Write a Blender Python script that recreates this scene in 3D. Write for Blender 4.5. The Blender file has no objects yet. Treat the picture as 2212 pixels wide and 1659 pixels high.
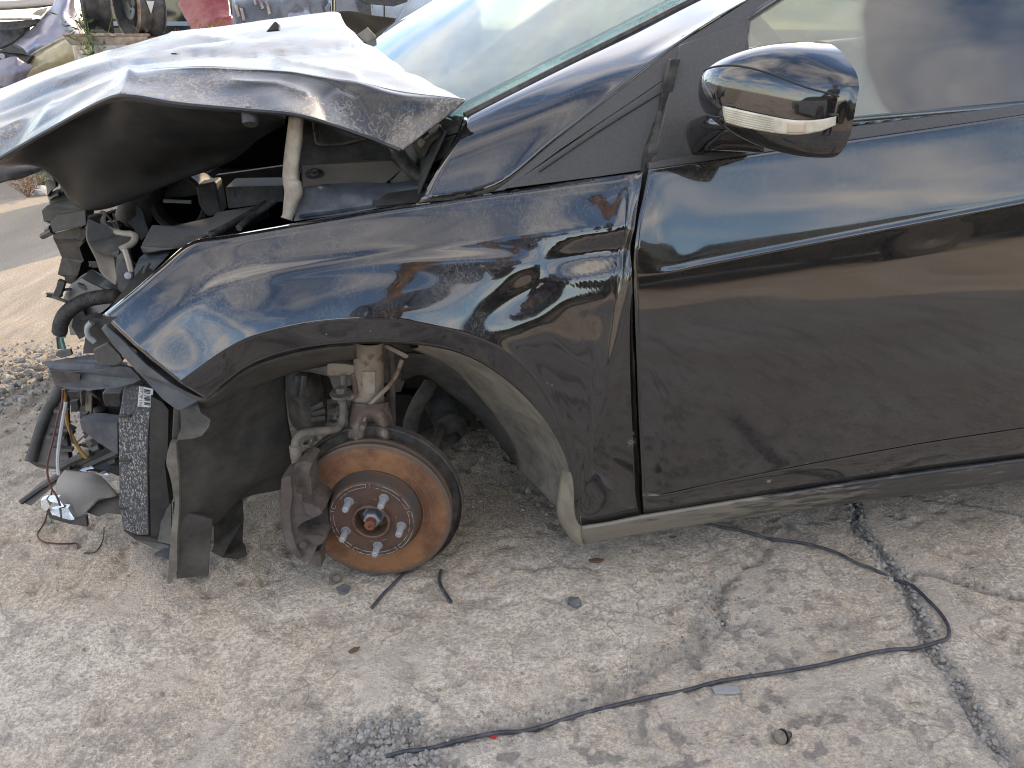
import bpy, bmesh, math, random
import numpy as np
from mathutils import Vector, Matrix, noise as mnoise
from mathutils.geometry import tessellate_polygon
random.seed(7); np.random.seed(7)
R = math.radians
scene = bpy.context.scene
C = scene.collection

# ------------------------------------------------------------------ camera
CAM = Vector((0.09, -1.08, 0.945)); YAW = R(8.0); PITCH = R(25.0); FPX = 1646.0   # focal length for a 2212 px wide frame
FWD = Vector((math.sin(YAW)*math.cos(PITCH), math.cos(YAW)*math.cos(PITCH), -math.sin(PITCH)))
RIGHT = Vector((math.cos(YAW), -math.sin(YAW), 0)); UP = RIGHT.cross(FWD)
cd = bpy.data.cameras.new('camera'); cam = bpy.data.objects.new('camera', cd); C.objects.link(cam)
cam.location = CAM; cam.rotation_euler = (R(90)-PITCH, 0, -YAW)
cd.sensor_fit = 'HORIZONTAL'; cd.sensor_width = 36; cd.lens = 36*FPX/2212
cd.clip_start = 0.05; cd.clip_end = 3000
scene.camera = cam

# ------------------------------------------------------------------ sky, sun, exposure
SUN_AZ, SUN_EL = R(28), R(25)                       # from +Y towards +X
w = bpy.data.worlds.new('World'); scene.world = w; w.use_nodes = True
wt = w.node_tree; wt.nodes.clear()
wo = wt.nodes.new('ShaderNodeOutputWorld'); bg = wt.nodes.new('ShaderNodeBackground')
sky = wt.nodes.new('ShaderNodeTexSky'); sky.sky_type = 'NISHITA'; sky.sun_disc = False
sky.sun_elevation = SUN_EL; sky.sun_rotation = SUN_AZ; sky.dust_density = 0.4; sky.ozone_density = 1.6
bg.inputs['Strength'].default_value = 0.15
tcw = wt.nodes.new('ShaderNodeTexCoord'); sep = wt.nodes.new('ShaderNodeSeparateXYZ')
wt.links.new(tcw.outputs['Generated'], sep.inputs[0])
def wmath(op, a, b=None):
    n = wt.nodes.new('ShaderNodeMath'); n.operation = op
    for i, x in enumerate((a, b)):
        if x is None: continue
        if isinstance(x, (int, float)): n.inputs[i].default_value = x
        else: wt.links.new(x, n.inputs[i])
    return n.outputs[0]
zz = wmath('ADD', wmath('MAXIMUM', sep.outputs[2], 0.0), 0.12)
cmb = wt.nodes.new('ShaderNodeCombineXYZ')
wt.links.new(wmath('DIVIDE', sep.outputs[0], zz), cmb.inputs[0]); wt.links.new(wmath('DIVIDE', sep.outputs[1], zz), cmb.inputs[1])
cn = wt.nodes.new('ShaderNodeTexNoise'); cn.inputs['Scale'].default_value = 1.1; cn.inputs['Detail'].default_value = 6; cn.inputs['Roughness'].default_value = 0.58
cn.inputs['Distortion'].default_value = 0.5
wt.links.new(cmb.outputs[0], cn.inputs['Vector'])
cr_ = wt.nodes.new('ShaderNodeValToRGB'); cr_.color_ramp.elements[0].position = 0.43; cr_.color_ramp.elements[1].position = 0.66
wt.links.new(cn.outputs['Fac'], cr_.inputs[0])
cmix = wt.nodes.new('ShaderNodeMix'); cmix.data_type = 'RGBA'
cn2 = wt.nodes.new('ShaderNodeTexNoise'); cn2.inputs['Scale'].default_value = 2.7; cn2.inputs['Detail'].default_value = 3
wt.links.new(cmb.outputs[0], cn2.inputs['Vector'])
ccol = wt.nodes.new('ShaderNodeMix'); ccol.data_type = 'RGBA'
ccol.inputs[6].default_value = (5.6, 5.1, 4.7, 1); ccol.inputs[7].default_value = (11.2, 9.8, 8.3, 1)
wt.links.new(cn2.outputs['Fac'], ccol.inputs[0])
wt.links.new(wmath('MULTIPLY', cr_.outputs[0], 0.85), cmix.inputs[0]); wt.links.new(sky.outputs[0], cmix.inputs[6]); wt.links.new(ccol.outputs[2], cmix.inputs[7])
wt.links.new(cmix.outputs[2], bg.inputs['Color']); wt.links.new(bg.outputs[0], wo.inputs[0])
sl = bpy.data.lights.new('sun', 'SUN'); sl.energy = 2.2; sl.angle = R(0.6); sl.color = (1.0, 0.76, 0.48)
so = bpy.data.objects.new('sun', sl); C.objects.link(so)
SUNV = Vector((math.sin(SUN_AZ)*math.cos(SUN_EL), math.cos(SUN_AZ)*math.cos(SUN_EL), math.sin(SUN_EL)))
so.rotation_euler = SUNV.to_track_quat('Z', 'Y').to_euler(); so.location = (3, 8, 6)
vs = scene.view_settings; vs.view_transform = 'Standard'; vs.look = 'None'; vs.gamma = 1; vs.exposure = 1.5
vs.use_curve_mapping = False
scene.cycles.filter_width = 1.1; scene.cycles.max_bounces = 5; scene.cycles.diffuse_bounces = 2; scene.cycles.glossy_bounces = 3; scene.cycles.transparent_max_bounces = 8; scene.cycles.caustics_reflective = False; scene.cycles.caustics_refractive = False

# ------------------------------------------------------------------ helpers
def ray(u, v): return FWD + RIGHT*((u-1106)/FPX) + UP*((829.5-v)/FPX)
def P(u, v, Y):                                     # the point of plane y = Y seen at photo position u, v
    d = ray(u, v); return CAM + d*((Y-CAM.y)/d.y)
def G(u, v, Z=0.0):                                 # the point at height Z
    d = ray(u, v); return CAM + d*((Z-CAM.z)/d.z)
def crop(u0, v0, s): return lambda x, y, Y=None: (u0+x*s, v0+y*s) if Y is None else (u0+x*s, v0+y*s, Y)
R1 = crop(0, 0, .248); R2 = crop(493.7, 0, .248); R3 = crop(0, 329.2, .248); R4 = crop(0, 713.2, .3307); R5 = crop(493.7, 658.3, .3803)
R6 = crop(493.7, 329.2, .4216); R7 = crop(1371.5, 0, .38); R8 = crop(1042.3, 1042.3, .5288); S1 = crop(0, 1097.2, .4712); S2 = crop(0, 0, .1736)
S3 = crop(329.2, 0, .248); S4 = crop(548.6, 932.6, .215); S5 = crop(548.6, 713.2, .248); S6 = crop(603.5, 219.4, .1984); S7 = crop(82.3, 329.2, .2315)
S8 = crop(1316.6, 493.7, .4298)
def V3(p): return p if isinstance(p, Vector) else P(*p)

def proj(p):                                        # back to photo coordinates
    d = p-CAM; z = d.dot(FWD); return 1106+FPX*d.dot(RIGHT)/z, 829.5-FPX*d.dot(UP)/z
def wloc(o):
    l = Vector(o.location); p = o.parent
    while p: l = l + Vector(p.location); p = p.parent
    return l
def empty(name, loc, label=None, cat=None, group=None):
    o = bpy.data.objects.new(name, None); C.objects.link(o); o.location = loc; o.empty_display_size = .1
    if label: tag(o, label, cat, group)
    return o
def tag(o, label=None, cat=None, group=None, kind=None):
    if label: o['label'] = label
    if cat: o['category'] = cat
    if group: o['group'] = group
    if kind: o['kind'] = kind
    return o
def obj(name, vs_, fs, mat, parent=None, smooth=True, angle=35, solid=0, bevel=0, sub=0):
    vs_ = [Vector(v) for v in vs_]
    lo = Vector((min(v.x for v in vs_), min(v.y for v in vs_), min(v.z for v in vs_))); hi = Vector((max(v.x for v in vs_), max(v.y for v in vs_), max(v.z for v in vs_)))
    c = Vector(((lo.x+hi.x)/2, (lo.y+hi.y)/2, lo.z))
    me = bpy.data.meshes.new(name); me.from_pydata([v-c for v in vs_], [], fs); me.validate(); me.update()
    bm = bmesh.new(); bm.from_mesh(me); bmesh.ops.recalc_face_normals(bm, faces=bm.faces); bm.to_mesh(me); bm.free()
    if smooth:
        me.shade_smooth(); me.set_sharp_from_angle(angle=R(angle))
    o = bpy.data.objects.new(name, me); C.objects.link(o)
    if mat: me.materials.append(mat)
    if parent: o.parent = parent; o.location = c - wloc(parent)
    else: o.location = c
    if solid:
        m = o.modifiers.new('solid', 'SOLIDIFY'); m.thickness = solid; m.offset = 0
    if bevel:
        m = o.modifiers.new('bevel', 'BEVEL'); m.width = bevel; m.segments = 2; m.limit_method = 'ANGLE'; m.angle_limit = R(30); m.harden_normals = smooth
    return o

def cr1(pts, n):
    """Catmull-Rom through pts (array k x d), n samples per span"""
    p = np.array(pts, float); k = len(p)
    q = np.vstack([2*p[0]-p[1], p, 2*p[-1]-p[-2]]); out = []
    for i in range(k-1):
        a, b, c, d = q[i], q[i+1], q[i+2], q[i+3]
        for j in range(n):
            t = j/n
            out.append(.5*((2*b)+(c-a)*t+(2*a-5*b+4*c-d)*t*t+(3*b-a-3*c+d)*t**3))
    out.append(p[-1]); return np.array(out)
def curve(pts, n=6): return [Vector(x) for x in cr1([tuple(V3(p)) for p in pts], n)]

def patch(name, grid, mat, parent, nu=6, nv=6, solid=.0015, crump=0, cscale=6, seed=0, smooth=True, angle=60):
    """grid[row][col] of (u, v, Y) -> smooth surface"""
    g = np.array([[tuple(V3(p)) for p in row] for row in grid])
    rows = np.array([cr1(r, nu) for r in g])                    # interpolate along columns
    cols = np.array([cr1(rows[:, j], nv) for j in range(rows.shape[1])])
    m, n = cols.shape[0], cols.shape[1]
    vs_ = [Vector(x) for x in cols.reshape(-1, 3)]
    if crump:
        vs_ = [v + Vector((.4, -1, .8))*crump*mnoise.fractal(v*cscale+Vector((seed, seed*2.3, 0)), 1.0, 2.0, 3) for v in vs_]
    fs = [(i*n+j, (i+1)*n+j, (i+1)*n+j+1, i*n+j+1) for i in range(m-1) for j in range(n-1)]
    return obj(name, vs_, fs, mat, parent, smooth, angle, solid)

def sheet(name, pts, mat, parent, th=.003, dirv=(0, 1, 0), bevel=0, spl=0, crump=0, cscale=9, seed=0, smooth=True, angle=30):
    """closed outline of (u, v, Y) or Vectors, filled and given depth th along dirv"""
    w3 = [V3(p) for p in pts]
    if spl:
        a = [tuple(x) for x in w3]; a = a[-1:]+a+a[:2]
        full = cr1(a, spl); w3 = [Vector(x) for x in full[spl:-spl-1]]
    tris = tessellate_polygon([w3])
    bm = bmesh.new(); b1 = [bm.verts.new(p) for p in w3]
    for t in tris:
        try: bm.faces.new([b1[i] for i in t])
        except ValueError: pass
    if crump:
        for _ in range(3):
            ed = [e for e in bm.edges if e.calc_length() > .018]
            if not ed: break
            bmesh.ops.subdivide_edges(bm, edges=ed, cuts=1, use_grid_fill=True)
        bmesh.ops.triangulate(bm, faces=bm.faces)
        for v in bm.verts:
            nz = mnoise.noise_vector(v.co*cscale+Vector((seed, 0, seed)))
            v.co += nz*crump
    bmesh.ops.recalc_face_normals(bm, faces=bm.faces)
    d = Vector(dirv)*th
    geo = bmesh.ops.extrude_face_region(bm, geom=bm.faces[:])
    for e in geo['geom']:
        if isinstance(e, bmesh.types.BMVert): e.co += d
    bm.verts.ensure_lookup_table(); bm.verts.index_update()
    vs_ = [v.co.copy() for v in bm.verts]; fs = [[v.index for v in f.verts] for f in bm.faces]; bm.free()
    return obj(name, vs_, fs, mat, parent, smooth, angle, 0, bevel)

def frame_of(d):
    d = d.normalized(); a = Vector((0, 0, 1)) if abs(d.z) < .9 else Vector((1, 0, 0))
    x = d.cross(a).normalized(); return x, x.cross(d).normalized()
def tube(name, pts, r, mat, parent=None, n=8, spl=5, rad=None, kind=None, closed=False):
    p = [V3(q) for q in pts]
    if spl and len(p) > 2: p = [Vector(x) for x in cr1([tuple(q) for q in p], spl)]
    vs_, fs = [], []; k = len(p)
    x = None
    for i in range(k):
        d = (p[min(i+1, k-1)]-p[max(i-1, 0)])
        if x is None: x, y = frame_of(d)
        else:
            dn = d.normalized(); x = (x - dn*x.dot(dn)).normalized(); y = x.cross(dn)
        rr = rad(i/(k-1)) if rad else r
        vs_ += [p[i]+(x*math.cos(a)+y*math.sin(a))*rr for a in [2*math.pi*j/n for j in range(n)]]
    for i in range(k-1):
        for j in range(n):
            fs.append((i*n+j, i*n+(j+1) % n, (i+1)*n+(j+1) % n, (i+1)*n+j))
    fs.append(tuple(range(n))[::-1]); fs.append(tuple((k-1)*n+j for j in range(n)))
    return obj(name, vs_, fs, mat, parent, True, 50)
def lathe(name, prof, o, axis, mat, parent=None, n=48, angle=35, a0=0, a1=2*math.pi, up=None, e1=None):
    """prof: list of (radius, axial)"""
    axis = Vector(axis).normalized()
    if e1 is None:
        x, y = frame_of(axis)
    else:
        x = Vector(e1).normalized(); y = axis.cross(x)
    full = abs(a1-a0-2*math.pi) < 1e-6; m = n if full else n+1
    vs_, fs = [], []
    for r, h in prof:
        for j in range(m):
            a = a0+(a1-a0)*j/n
            vs_.append(Vector(o)+axis*h+(x*math.cos(a)+y*math.sin(a))*r)
    for i in range(len(prof)-1):
        for j in range(n):
            j2 = (j+1) % m if full else j+1
            fs.append((i*m+j, i*m+j2, (i+1)*m+j2, (i+1)*m+j))
    return obj(name, vs_, fs, mat, parent, True, angle)
def box(name, lo, hi, mat, parent=None, bevel=0):
    x0, y0, z0 = lo; x1, y1, z1 = hi
    v = [(x0, y0, z0), (x1, y0, z0), (x1, y1, z0), (x0, y1, z0), (x0, y0, z1), (x1, y0, z1), (x1, y1, z1), (x0, y1, z1)]
    f = [(0, 3, 2, 1), (4, 5, 6, 7), (0, 1, 5, 4), (1, 2, 6, 5), (2, 3, 7, 6), (3, 0, 4, 7)]
    return obj(name, v, f, mat, parent, True, 30, 0, bevel)
def copy_to(o, loc, rot=None, scale=None, parent=None):
    c = o.copy(); C.objects.link(c); c.location = loc
    if rot is not None: c.rotation_euler = rot
    if scale is not None: c.scale = scale
    if parent is not None: c.parent = parent
    return c

# ------------------------------------------------------------------ materials
def N(nt, t, **k):
    n = nt.nodes.new(t)
    for a, b in k.items(): setattr(n, a, b)
    return n
def mth(nt, op, a, b=None, c=None, clamp=False):
    n = N(nt, 'ShaderNodeMath', operation=op, use_clamp=clamp)
    for i, x in enumerate((a, b, c)):
        if x is None: continue
        if isinstance(x, (int, float)): n.inputs[i].default_value = x
        else: nt.links.new(x, n.inputs[i])
    return n.outputs[0]
def noi(nt, co, scale, detail=4, rough=.55, dist=0):
    n = N(nt, 'ShaderNodeTexNoise'); n.inputs['Scale'].default_value = scale; n.inputs['Detail'].default_value = detail
    n.inputs['Roughness'].default_value = rough; n.inputs['Distortion'].default_value = dist
    if co is not None: nt.links.new(co, n.inputs['Vector'])
    return n.outputs['Fac']
def ramp(nt, x, lo, hi, a=0.0, b=1.0):
    n = N(nt, 'ShaderNodeMapRange'); n.interpolation_type = 'SMOOTHSTEP'
    nt.links.new(x, n.inputs[0])
    for i, val in zip((1, 2, 3, 4), (lo, hi, a, b)): n.inputs[i].default_value = val
    return n.outputs[0]
def mixc(nt, f, a, b):
    n = N(nt, 'ShaderNodeMix', data_type='RGBA')
    if isinstance(f, (int, float)): n.inputs[0].default_value = f
    else: nt.links.new(f, n.inputs[0])
    for i, x in ((6, a), (7, b)):
        if isinstance(x, tuple): n.inputs[i].default_value = x if len(x) == 4 else x+(1,)
        else: nt.links.new(x, n.inputs[i])
    return n.outputs[2]
def newmat(name):
    m = bpy.data.materials.new(name); m.use_nodes = True; nt = m.node_tree
    b = nt.nodes['Principled BSDF']
    geo = N(nt, 'ShaderNodeNewGeometry')
    return m, nt, b, geo.outputs['Position'], geo.outputs['Normal']
def bumpn(nt, b, h, strength=.3, dist=.002):
    n = N(nt, 'ShaderNodeBump'); n.inputs['Strength'].default_value = strength; n.inputs['Distance'].default_value = dist
    nt.links.new(h, n.inputs['Height']); nt.links.new(n.outputs[0], b.inputs['Normal'])
def mat(name, col, rough=.5, metal=0, col2=None, sc=20, lo=.4, hi=.65, dust=0, dcol=(.30, .26, .21), dsc=35, bump=.15, bsc=120, spec=.5, updust=.0, bdist=.002):
    """general worn surface: two-tone noise, dust film in patches, fine relief"""
    m, nt, b, pos, nor = newmat(name)
    c = col+(1,)
    if col2:
        c = mixc(nt, ramp(nt, noi(nt, pos, sc, 4, .6), lo, hi), col, col2)
    r = rough
    if dust or updust:
        f = mth(nt, 'MULTIPLY', ramp(nt, noi(nt, pos, dsc, 4, .7), .32, .72), dust)
        if updust:
            s = N(nt, 'ShaderNodeSeparateXYZ'); nt.links.new(nor, s.inputs[0])
            f = mth(nt, 'ADD', f, mth(nt, 'MULTIPLY', ramp(nt, s.outputs[2], .25, .95), updust), clamp=True)
        c = mixc(nt, f, c, dcol)
        rn = mth(nt, 'ADD', mth(nt, 'MULTIPLY', f, .85-rough), rough); nt.links.new(rn, b.inputs['Roughness'])
        if metal: nt.links.new(mth(nt, 'MULTIPLY', mth(nt, 'SUBTRACT', 1.0, f), metal), b.inputs['Metallic'])
    else:
        b.inputs['Roughness'].default_value = rough; b.inputs['Metallic'].default_value = metal
    if isinstance(c, tuple): b.inputs['Base Color'].default_value = c
    else: nt.links.new(c, b.inputs['Base Color'])
    b.inputs['Specular IOR Level'].default_value = spec
    if bump: bumpn(nt, b, noi(nt, pos, bsc, 2, .65), bump, bdist)
    return m
def paint(name, base=(.004, .004, .0055), spots=(), worm=0.0, film=.03, wsc=75, updust=0.0, lowdirt=0.0, rough=.05, chips=True, dcol=(.34, .30, .25), sheen=0.0):
    """black clear-coated paint with a film of dust and dried water marks"""
    m, nt, b, pos, nor = newmat(name)
    big = noi(nt, pos, 5, 2, .6)
    f = mth(nt, 'MULTIPLY', ramp(nt, noi(nt, pos, 260, 1, .7), .35, .8), film*1.3)
    f = mth(nt, 'ADD', f, mth(nt, 'MULTIPLY', big, film))
    base_f = f; wob = noi(nt, pos, 240, 2, .7) if spots else None
    if worm:
        mp = N(nt, 'ShaderNodeMapping'); mp.inputs['Scale'].default_value = (1, 1, .62); nt.links.new(pos, mp.inputs[0])
        wn = noi(nt, mp.outputs[0], wsc, 2, .6, .6)
        line = mth(nt, 'SUBTRACT', 1.0, ramp(nt, mth(nt, 'ABSOLUTE', mth(nt, 'SUBTRACT', wn, .5)), .008, .045))
        patch_ = ramp(nt, noi(nt, pos, 7, 2, .6), .36, .62)
        f = mth(nt, 'ADD', f, mth(nt, 'MULTIPLY', mth(nt, 'MULTIPLY', line, patch_), worm))
        f = mth(nt, 'ADD', f, mth(nt, 'MULTIPLY', patch_, worm*.25))
    s = N(nt, 'ShaderNodeSeparateXYZ'); nt.links.new(nor, s.inputs[0])
    if worm: f = mth(nt, 'ADD', base_f, mth(nt, 'MULTIPLY', mth(nt, 'SUBTRACT', f, base_f), ramp(nt, s.outputs[2], .06, .34)))
    if updust: f = mth(nt, 'ADD', f, mth(nt, 'MULTIPLY', ramp(nt, s.outputs[2], .2, .95), updust))
    if lowdirt:
        sp = N(nt, 'ShaderNodeSeparateXYZ'); nt.links.new(pos, sp.inputs[0])
        lw = mth(nt, 'MULTIPLY', mth(nt, 'SUBTRACT', 1.0, ramp(nt, sp.outputs[2], .10, .50)), ramp(nt, noi(nt, pos, 30, 3, .7), .3, .8, .45, 1))
        f = mth(nt, 'ADD', f, mth(nt, 'MULTIPLY', lw, lowdirt))
    if chips:
        vo = N(nt, 'ShaderNodeTexVoronoi'); vo.inputs['Scale'].default_value = 16; nt.links.new(pos, vo.inputs['Vector'])
        vw = noi(nt, pos, 3.3, 3, .6)
        ch = mth(nt, 'LESS_THAN', mth(nt, 'ADD', vo.outputs['Distance'], mth(nt, 'MULTIPLY', noi(nt, pos, 200, 2), .03)), mth(nt, 'MULTIPLY', ramp(nt, vw, .5, .75), .05))
        f = mth(nt, 'ADD', f, mth(nt, 'MULTIPLY', ch, .7))
    for (su, sv, sr, sa) in spots:
        d = N(nt, 'ShaderNodeVectorMath', operation='DISTANCE'); nt.links.new(pos, d.inputs[0]); d.inputs[1].default_value = P(su, sv, .005)
        k = ramp(nt, mth(nt, 'ADD', d.outputs['Value'], mth(nt, 'MULTIPLY', wob, sr*1.6)), sr*.9, sr*1.9, sa, 0)
        f = mth(nt, 'ADD', f, k)
    f = mth(nt, 'MINIMUM', f, .95)
    nt.links.new(mixc(nt, f, base, dcol), b.inputs['Base Color'])
    nt.links.new(mth(nt, 'ADD', mth(nt, 'MULTIPLY', f, .9, clamp=True), rough, clamp=True), b.inputs['Roughness'])
    b.inputs['Specular IOR Level'].default_value = .55 if not sheen else .45
    n = N(nt, 'ShaderNodeBump'); n.inputs['Strength'].default_value = .05; n.inputs['Distance'].default_value = .0006
    nt.links.new(noi(nt, pos, 90, 1, .6), n.inputs['Height']); nt.links.new(n.outputs[0], b.inputs['Normal'])
    b.inputs['Coat Weight'].default_value = 1.0 if not sheen else .25; b.inputs['Coat Roughness'].default_value = .03 if not sheen else .30; b.inputs['Coat IOR'].default_value = 1.55
    if sheen: b.inputs['Sheen Weight'].default_value = sheen; b.inputs['Sheen Roughness'].default_value = .35; b.inputs['Sheen Tint'].default_value = (1, .95, .88, 1)
    return m
M = {}
M['paint'] = paint('black_paint', spots=[(1660, 1038, .006, .7), (1648, 1032, .004, .5), (1792, 996, .003, .8), (1742, 997, .004, .8), (1826, 843, .003, .8), (1640, 888, .004, .6), (1520, 1000, .003, .6), (1800, 925, .003, .6), (1985, 800, .003, .7), (1450, 1060, .003, .6), (1770, 777, .002, .8), (1886, 1020, .004, .7)], worm=.06, film=.026, lowdirt=.07)
M['paint_fender'] = paint('black_paint_fender', spots=[(1368, 960, .012, .6), (1370, 940, .008, .5), (1350, 1108, .008, .6), (1280, 828, .004, .8), (1183, 826, .003, .8), (1192, 830, .003, .8), (1340, 1085, .004, .5), (1330, 1060, .003, .5), (705, 722, .002, .7), (800, 715, .002, .6)], worm=.12, film=.024, lowdirt=.07, wsc=95)
M['paint_hood'] = paint('black_paint_bonnet', worm=.50, film=.045, updust=.065, chips=False, wsc=85, rough=.10, dcol=(.47, .41, .335), sheen=.06)
M['paint_in'] = mat('inner_panel_paint', (.011, .0115, .012), .36, dust=.12, dsc=14, dcol=(.2, .185, .16), bump=.05)
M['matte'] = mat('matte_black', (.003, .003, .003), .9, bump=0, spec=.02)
M['plastic'] = mat('black_plastic', (.012, .012, .013), .42, dust=.16, updust=.16, dsc=30)
M['plastic_d'] = mat('dusty_plastic', (.016, .016, .016), .55, dust=.26, updust=.2, dsc=26, dcol=(.22, .20, .17))
M['plastic_g'] = mat('grey_plastic', (.03, .03, .03), .5, dust=.24, updust=.2, dsc=30, dcol=(.24, .22, .19))
M['trim'] = mat('window_trim', (.05, .048, .046), .42, dust=.08, dsc=220, bump=.08, bsc=300)
M['rubber'] = mat('rubber', (.018, .018, .018), .6, dust=.24, dsc=50)
M['dark'] = mat('engine_dark', (.012, .012, .012), .6, dust=.12, dsc=12)
M['liner'] = mat('arch_liner', (.034, .033, .030), .72, col2=(.085, .078, .066), sc=6, lo=.35, hi=.7, dust=.25, dsc=30, dcol=(.2, .18, .15))
M['liner_mud'] = mat('muddy_liner', (.10, .093, .08), .85, col2=(.24, .215, .17), sc=9, lo=.35, hi=.7, dust=.4, dsc=50, bump=.4, bsc=60)
M['mud'] = mat('dried_mud', (.33, .285, .215), .9, col2=(.24, .205, .155), sc=18, lo=.4, hi=.65, bump=.5, bsc=70)
M['chassis'] = mat('dirty_steel', (.11, .095, .078), .75, col2=(.21, .18, .145), sc=25, lo=.4, hi=.65, dust=.4, dsc=40)
M['strut'] = mat('dusty_strut', (.35, .285, .21), .8, col2=(.19, .11, .07), sc=28, lo=.52, hi=.68, bump=.3, bsc=90)
M['knuckle'] = mat('rusty_knuckle', (.15, .105, .08), .85, col2=(.30, .25, .20), sc=30, lo=.42, hi=.62, bump=.5, bsc=80)
M['cast'] = mat('cast_iron', (.075, .057, .05), .7, col2=(.12, .105, .097), sc=30, lo=.42, hi=.7, dust=.12, dsc=70, bump=.12, bsc=300)
M['pad'] = mat('brake_pad_steel', (.035, .028, .025), .8, dust=.1, dsc=60, bump=.1)
M['bracket'] = mat('bracket_iron', (.11, .085, .068), .8, col2=(.075, .06, .05), sc=40, dust=.2, dsc=60, bump=.15, bsc=250)
M['boot'] = mat('rack_boot_rubber', (.05, .048, .045), .7, dust=.35, dsc=30)
M['zinc'] = mat('zinc', (.33, .345, .36), .5, .3, dust=.25, dsc=220, dcol=(.3, .3, .29))
M['hubcol'] = mat('hub_face', (.12, .066, .045), .6, .15, col2=(.075, .046, .036), sc=30, lo=.35, hi=.65, bump=.2, bsc=150)
M['hubwall'] = mat('hub_wall', (.085, .075, .068), .65, .2, col2=(.12, .07, .045), sc=30)
M['nut_rust'] = mat('rusty_shaft', (.22, .07, .035), .7, col2=(.12, .045, .03), sc=90)
M['cream'] = mat('dusty_pale_metal', (.42, .36, .28), .7, col2=(.26, .22, .17), sc=20, dust=.3, dsc=40)
M['beige'] = mat('beige_plastic', (.19, .155, .115), .6, col2=(.13, .11, .085), sc=8, dust=.2)
M['bluegrey'] = mat('bluegrey_plastic', (.045, .052, .065), .55, dust=.25, dsc=25, dcol=(.3, .29, .27))
M['chrome'] = mat('bright_reflector', (.75, .76, .78), .16, 1.0, dust=.15, dsc=60)
M['lampgrey'] = mat('grey_lamp_shell', (.25, .235, .215), .6, col2=(.19, .18, .165), sc=12, dust=.2, bump=.2, bsc=600)
M['white'] = mat('paper_label', (.62, .62, .6), .7, dust=.2, dsc=90)
M['ink'] = mat('label_ink', (.03, .03, .03), .7, bump=0)
M['clearamber'] = mat('clear_lens', (.62, .58, .47), .18, col2=(.5, .45, .35), sc=40, dust=.1)
M['amber'] = mat('amber_bulb', (.52, .42, .32), .25, bump=0)
M['wire_red'] = mat('wire_red', (.10, .025, .022), .5, bump=0); M['wire_white'] = mat('wire_white', (.42, .42, .42), .4, bump=0)
M['wire_yel'] = mat('wire_yellow', (.36, .19, .03), .5, bump=0); M['wire_green'] = mat('wire_green', (.05, .25, .2), .5, bump=0)
M['wire_blk'] = mat('wire_black', (.03, .034, .045), .5, dust=.35, dsc=60, dcol=(.22, .21, .2))

# ------------------------------------------------------------------ ground
def vnoise(x, y, seed):
    rs = np.random.RandomState(seed); T = rs.rand(257, 257)
    xi = np.floor(x).astype(int); yi = np.floor(y).astype(int); fx = x-xi; fy = y-yi
    fx = fx*fx*(3-2*fx); fy = fy*fy*(3-2*fy); xi &= 255; yi &= 255
    a = T[xi, yi]; b = T[xi+1, yi]; c = T[xi, yi+1]; d = T[xi+1, yi+1]
    return (a*(1-fx)+b*fx)*(1-fy)+(c*(1-fx)+d*fx)*fy
def fbm(x, y, sc, seed, o=4, g=.5):
    s = 0; a = 1; n = 0
    for i in range(o):
        s = s+a*vnoise(x*sc*2**i+37.1*i+50, y*sc*2**i+91.7*i+50, seed+i); n += a; a *= g
    return s/n
def segdist(X, Y, pl):
    """distance to a polyline, and the signed side of its nearest segment"""
    best = np.full(X.shape, 1e9); side = np.zeros(X.shape)
    for (x0, y0), (x1, y1) in zip(pl[:-1], pl[1:]):
        dx, dy = x1-x0, y1-y0; L = dx*dx+dy*dy
        t = np.clip(((X-x0)*dx+(Y-y0)*dy)/L, 0, 1)
        ex, ey = X-x0-t*dx, Y-y0-t*dy; d = np.hypot(ex, ey)
        m = d < best; best = np.where(m, d, best); side = np.where(m, np.sign(dx*ey-dy*ex), side)
    return best, side
def gpl(pts): return [tuple(G(u, v)[:2]) for u, v in pts]
JOINT = gpl([(1795, 1010), (1845, 1090), (1868, 1150), (1915, 1205), (1957, 1258), (1983, 1310), (2008, 1372), (2036, 1420), (2072, 1480), (2108, 1530), (2150, 1600), (2215, 1680), (2300, 1790)])
CRACK2 = gpl([(1950, 1240), (2010, 1237), (2060, 1250), (2130, 1275), (2212, 1290), (2350, 1310)])
CRACK3 = gpl([(1990, 1075), (2080, 1083), (2150, 1096), (2212, 1110), (2330, 1120)])
CRACK4 = gpl([(650, 1490), (705, 1530), (690, 1570), (720, 1610), (700, 1660), (640, 1740)])
CRACK5 = gpl([(330, 1680), (440, 1600), (520, 1560), (560, 1520), (600, 1500)])
SPALL = gpl([(1700, 1120), (1650, 1190), (1560, 1240), (1538, 1268), (1532, 1290), (1558, 1320), (1552, 1352), (1512, 1345), (1500, 1385), (1440, 1408), (1385, 1450), (1305, 1500), (1200, 1530), (1050, 1562), (930, 1585), (880, 1565), (830, 1575), (745, 1600), (705, 1640), (600, 1690), (500, 1760)])
PIT = gpl([(720, 1640), (830, 1600), (900, 1640)])
def axis(fine0, fine1, step, far):
    a = list(np.arange(fine0, fine1+1e-9, step)); s = step; x = fine1; hi = []
    while x < far: s *= 1.22; x += s; hi.append(x)
    s = step; x = fine0; lo = []
    while x > -far: s *= 1.22; x -= s; lo.append(x)
    return np.array(lo[::-1]+a+hi)
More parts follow.
